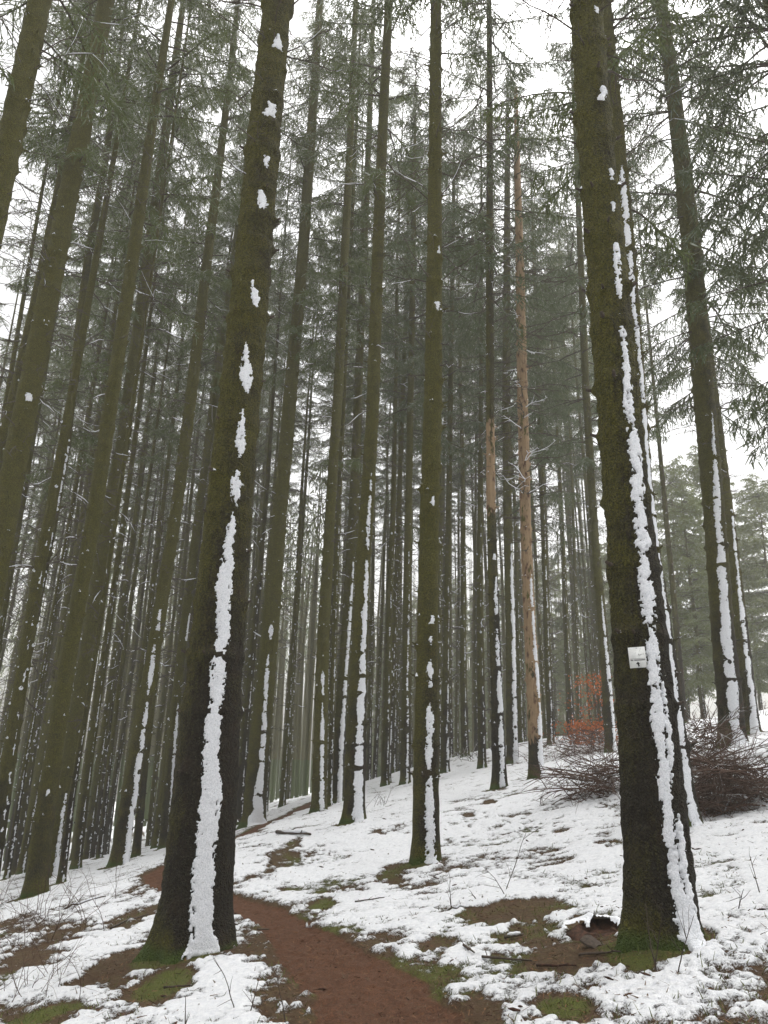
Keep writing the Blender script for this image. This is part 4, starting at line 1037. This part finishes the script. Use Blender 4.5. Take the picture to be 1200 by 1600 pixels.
# orange beech sapling
def beech(px, py, hz, wd, label, n):
    p, t = spot(px, py); root = link('beech_sapling', None, None, p); tag(root, label, 'sapling', 'young beeches still in leaf')
    mb = MB()
    for k in range(7):
        a = RNG.random() * 2 * PI; curve_twig(mb, (RNG.normal() * .05, RNG.normal() * .05, -0.02), (math.cos(a) * .5, math.sin(a) * .5, 1), hz * (0.6 + .5 * RNG.random()), 0.012, 0.08, 6, 0, 1)
    link('stem', mb.me('stem', [M_TWIG]), root)
    C = np.stack([RNG.normal(size=n) * wd * .5, RNG.normal(size=n) * wd * .4, hz * (0.18 + 0.85 * RNG.random(n) ** 0.9)], 1)
    C = C[fbm(C[:, 0] * 3 + 4, C[:, 1] * 3, C[:, 2] * 3, s=7, o=2) > 0.46]
    D = RNG.normal(size=C.shape); D /= np.linalg.norm(D, axis=1)[:, None]
    mb = MB(); m_ = C + D * 0.05; mb.ribbons(C, m_, 0.012, 0.07, None, 0); mb.ribbons(m_, m_ + D * 0.05, 0.07, 0.008, None, 0)
    o = link('leaves', mb.me('leaves', [M_BEECH], False), root); tag(o, kind='stuff')
beech(926, 1173, 0.95, 1.15, 'low orange leaved beech bush between slim trunks', 1700)
beech(938, 1163, 2.5, 1.1, 'taller orange leaved beech sapling behind the low bush', 800)
# thin bare saplings and brambles
def twiggy(px, py, hz, n, label, name='bare_sapling', cat='sapling', spread=0.5, arch=0.03, mat=None, r=0.005, group=None):
    p, t = spot(px, py); mb = MB(); z0 = 0
    for k in range(n):
        a = RNG.random() * 2 * PI; s = spread * (0.3 + RNG.random())
        x, y = (RNG.normal() * spread * .35, RNG.normal() * spread * .35) if n > 2 else (0, 0)
        curve_twig(mb, (x, y, gz(p[0] + x, p[1] + y) - p[2] - 0.02), (math.cos(a) * s, math.sin(a) * s, 1), hz * (0.5 + 0.6 * RNG.random()), r, arch + 0.05, 8, 0, 1, 0.5)
    if n > 3:
        o = link(name, None, None, p); tag(o, label, cat, group); tag(link('stems', mb.me('stems', [mat or M_TWIG]), o), kind='stuff')
    else:
        o = link(name, mb.me(name, [mat or M_TWIG]), None, p); tag(o, label, cat, group)
twiggy(843, 1262, 0.9, 1, 'thin bare sapling on snow in front of the dead tan spruce')
twiggy(790, 1398, 0.75, 1, 'thin bare stem bending above the bare mossy patch')
twiggy(733, 1412, 0.35, 3, 'small twiggy seedling on the snow by the patch corner')
twiggy(590, 1262, 0.5, 8, 'bare twig cluster beside the snow striped dark spruce', 'bare_shrub', 'shrub')
twiggy(700, 1192, 1.0, 22, 'arching frosted bramble canes behind the clearing', 'bramble', 'bramble', 1.4, 0.12, M_FROSTTWIG, 0.010)
twiggy(745, 1186, 0.8, 16, 'lower frosted bramble canes beside the knobbly spruce', 'bramble', 'bramble', 1.2, 0.12, M_DEAD, 0.010)
twiggy(40, 1470, 0.8, 30, 'bare bramble thicket on the bank at the frame edge', 'bramble', 'bramble', 1.2, 0.12, M_BRUSH, 0.004)
twiggy(30, 1560, 0.5, 22, 'dead bramble stems in the lower frame corner', 'bramble', 'bramble', 0.8, 0.12, M_BRUSH, 0.003)
twiggy(100, 1425, 0.7, 9, 'thin bare shrub at the foot of the white blotted spruce', 'bare_shrub', 'shrub', 0.9, 0.1, M_BRUSH, 0.004)
twiggy(1165, 1425, 0.35, 3, 'small bare twigs on snow beyond the sign tree', 'bare_shrub', 'shrub')
twiggy(1050, 1530, 0.40, 3, 'thin stems rising from the foot of the sign tree', 'bare_shrub', 'shrub', 0.3)
twiggy(1190, 1120, 1.2, 14, 'pale twiggy bush at the edge of the misty clearing', 'bare_shrub', 'shrub', 1.6, 0.08, M_DEAD, 0.012)
twiggy(380, 1590, 0.3, 4, 'short dry stems on the snow below the thick path spruce', 'bare_shrub', 'shrub', 0.5)

# litter, cones and grass that nobody could count
def litter():
    n = 9000; az = np.radians(RNG.uniform(-34, 34, n)); r = 3.6 * np.exp(RNG.random(n) * 1.9)
    x, y = r * np.sin(az), r * np.cos(az); z, s, path, moss, cov = snow_height(x, y)
    clump = fbm(x / 0.5 + 9, y / 0.5, s=77, o=3)
    k = (RNG.random(n) < np.where(path > 0.5, 0.55, 0.95)) & (clump > 0.42)
    x, y, z, path = x[k], y[k], z[k], path[k]; n = len(x)
    a = RNG.random(n) * 2 * PI; L = 0.015 + 0.06 * RNG.random(n) ** 2.2
    P0 = np.stack([x, y, z + 0.003], 1); D = np.stack([np.cos(a), np.sin(a), RNG.random(n) * 0.5], 1)
    mb = MB(); mb.ribbons(P0, P0 + D * L[:, None], 0.004 + 0.008 * RNG.random(n), 0.003, np.tile([0, 0, 1.0], (n, 1)) + RNG.normal(size=(n, 3)) * .3, 0)
    m2 = 160; kk = RNG.integers(0, n, m2)
    for i in kk:                                             # cones and crumbs
        c = P0[i]; rr = 0.004 + 0.007 * RNG.random(); aa = RNG.random() * 6
        mb.tube([c, c + np.array([math.cos(aa), math.sin(aa), .2]) * rr * 4, c + np.array([math.cos(aa), math.sin(aa), .2]) * rr * 7], [rr * .5, rr, rr * .3], 6, 1)
    me = mb.me('ground_litter', [M_STRAW, M_ROT], False)
    tag(link('ground_litter', me), 'needles, twig bits and cones scattered over snow and path', kind='stuff')
    n = 60000; az = np.radians(RNG.uniform(-34, 34, n)); r = 3.6 * np.exp(RNG.random(n) * 1.3)
    x, y = r * np.sin(az), r * np.cos(az); z, s, path, moss, cov = snow_height(x, y)
    k = (cov < 0.35) & ((moss < 0.5) | (RNG.random(n) < 0.3)); x, y, z = x[k][:17000], y[k][:17000], z[k][:17000]; n = len(x); a = RNG.random(n) * 2 * PI
    P0 = np.stack([x, y, z + 0.002], 1); D = np.stack([np.cos(a), np.sin(a), RNG.normal(size=n) * 0.25 + .15], 1); L = 0.015 + 0.04 * RNG.random(n) ** 2
    mb = MB(); mt = RNG.random(n)
    for i_, (lo, hi) in enumerate(((0, .45), (.45, .75), (.75, 1))):
        q = (mt >= lo) & (mt < hi); mb.ribbons(P0[q], P0[q] + D[q] * L[q, None], 0.005, 0.003, np.tile([0, 0, 1.0], (int(q.sum()), 1)) + RNG.normal(size=(int(q.sum()), 3)) * .4, i_)
    tag(link('needle_litter', mb.me('needle_litter', [M_STRAW, M_ROT, M_DRYLEAF], False)), 'brown fallen needles matted over the path and thawed patches', kind='stuff')
    n = 40000; az = np.radians(RNG.uniform(-34, 34, n)); r = 3.6 * np.exp(RNG.random(n) * 1.7)
    x, y = r * np.sin(az), r * np.cos(az); z, s, path, moss, cov = snow_height(x, y)
    k = (path < 0.3) & (((moss > 0.38) & (cov < 0.85)) | ((s < 0.55) & (s > 0.2) & (RNG.random(n) < 0.35)))
    x, y, z = x[k], y[k], z[k]; n = len(x); a = RNG.random(n) * 2 * PI
    P0 = np.stack([x, y, z - 0.004], 1); D = np.stack([np.cos(a) * .6, np.sin(a) * .6, 0.4 + .8 * RNG.random(n)], 1); L = 0.015 + 0.035 * RNG.random(n)
    mb = MB(); mb.ribbons(P0, P0 + D * L[:, None], 0.007, 0.002)
    tag(link('grass', mb.me('grass', [M_GRASS], False)), 'short moss and grass blades in the thawed patches', kind='stuff')
litter()

# ------------------------------------------------------------------ misty air
def haze():
    mb = MB(); box(mb, (0, 0, 11), (470, 470, 52)); me = mb.me('haze', [], False)
    m_ = bpy.data.materials.new('haze'); m_.use_nodes = True; nt = m_.node_tree
    nt.nodes.remove(nt.nodes['Principled BSDF']); v = nt.nodes.new('ShaderNodeVolumePrincipled')
    v.inputs['Color'].default_value = (0.98, 0.97, 0.90, 1); v.inputs['Density'].default_value = HAZE; v.inputs['Anisotropy'].default_value = 0.2
    nt.links.new(v.outputs[0], nt.nodes['Material Output'].inputs['Volume']); me.materials.append(m_)
    tag(link('haze', me), 'thin cold mist hanging between the trees', kind='stuff')
haze()
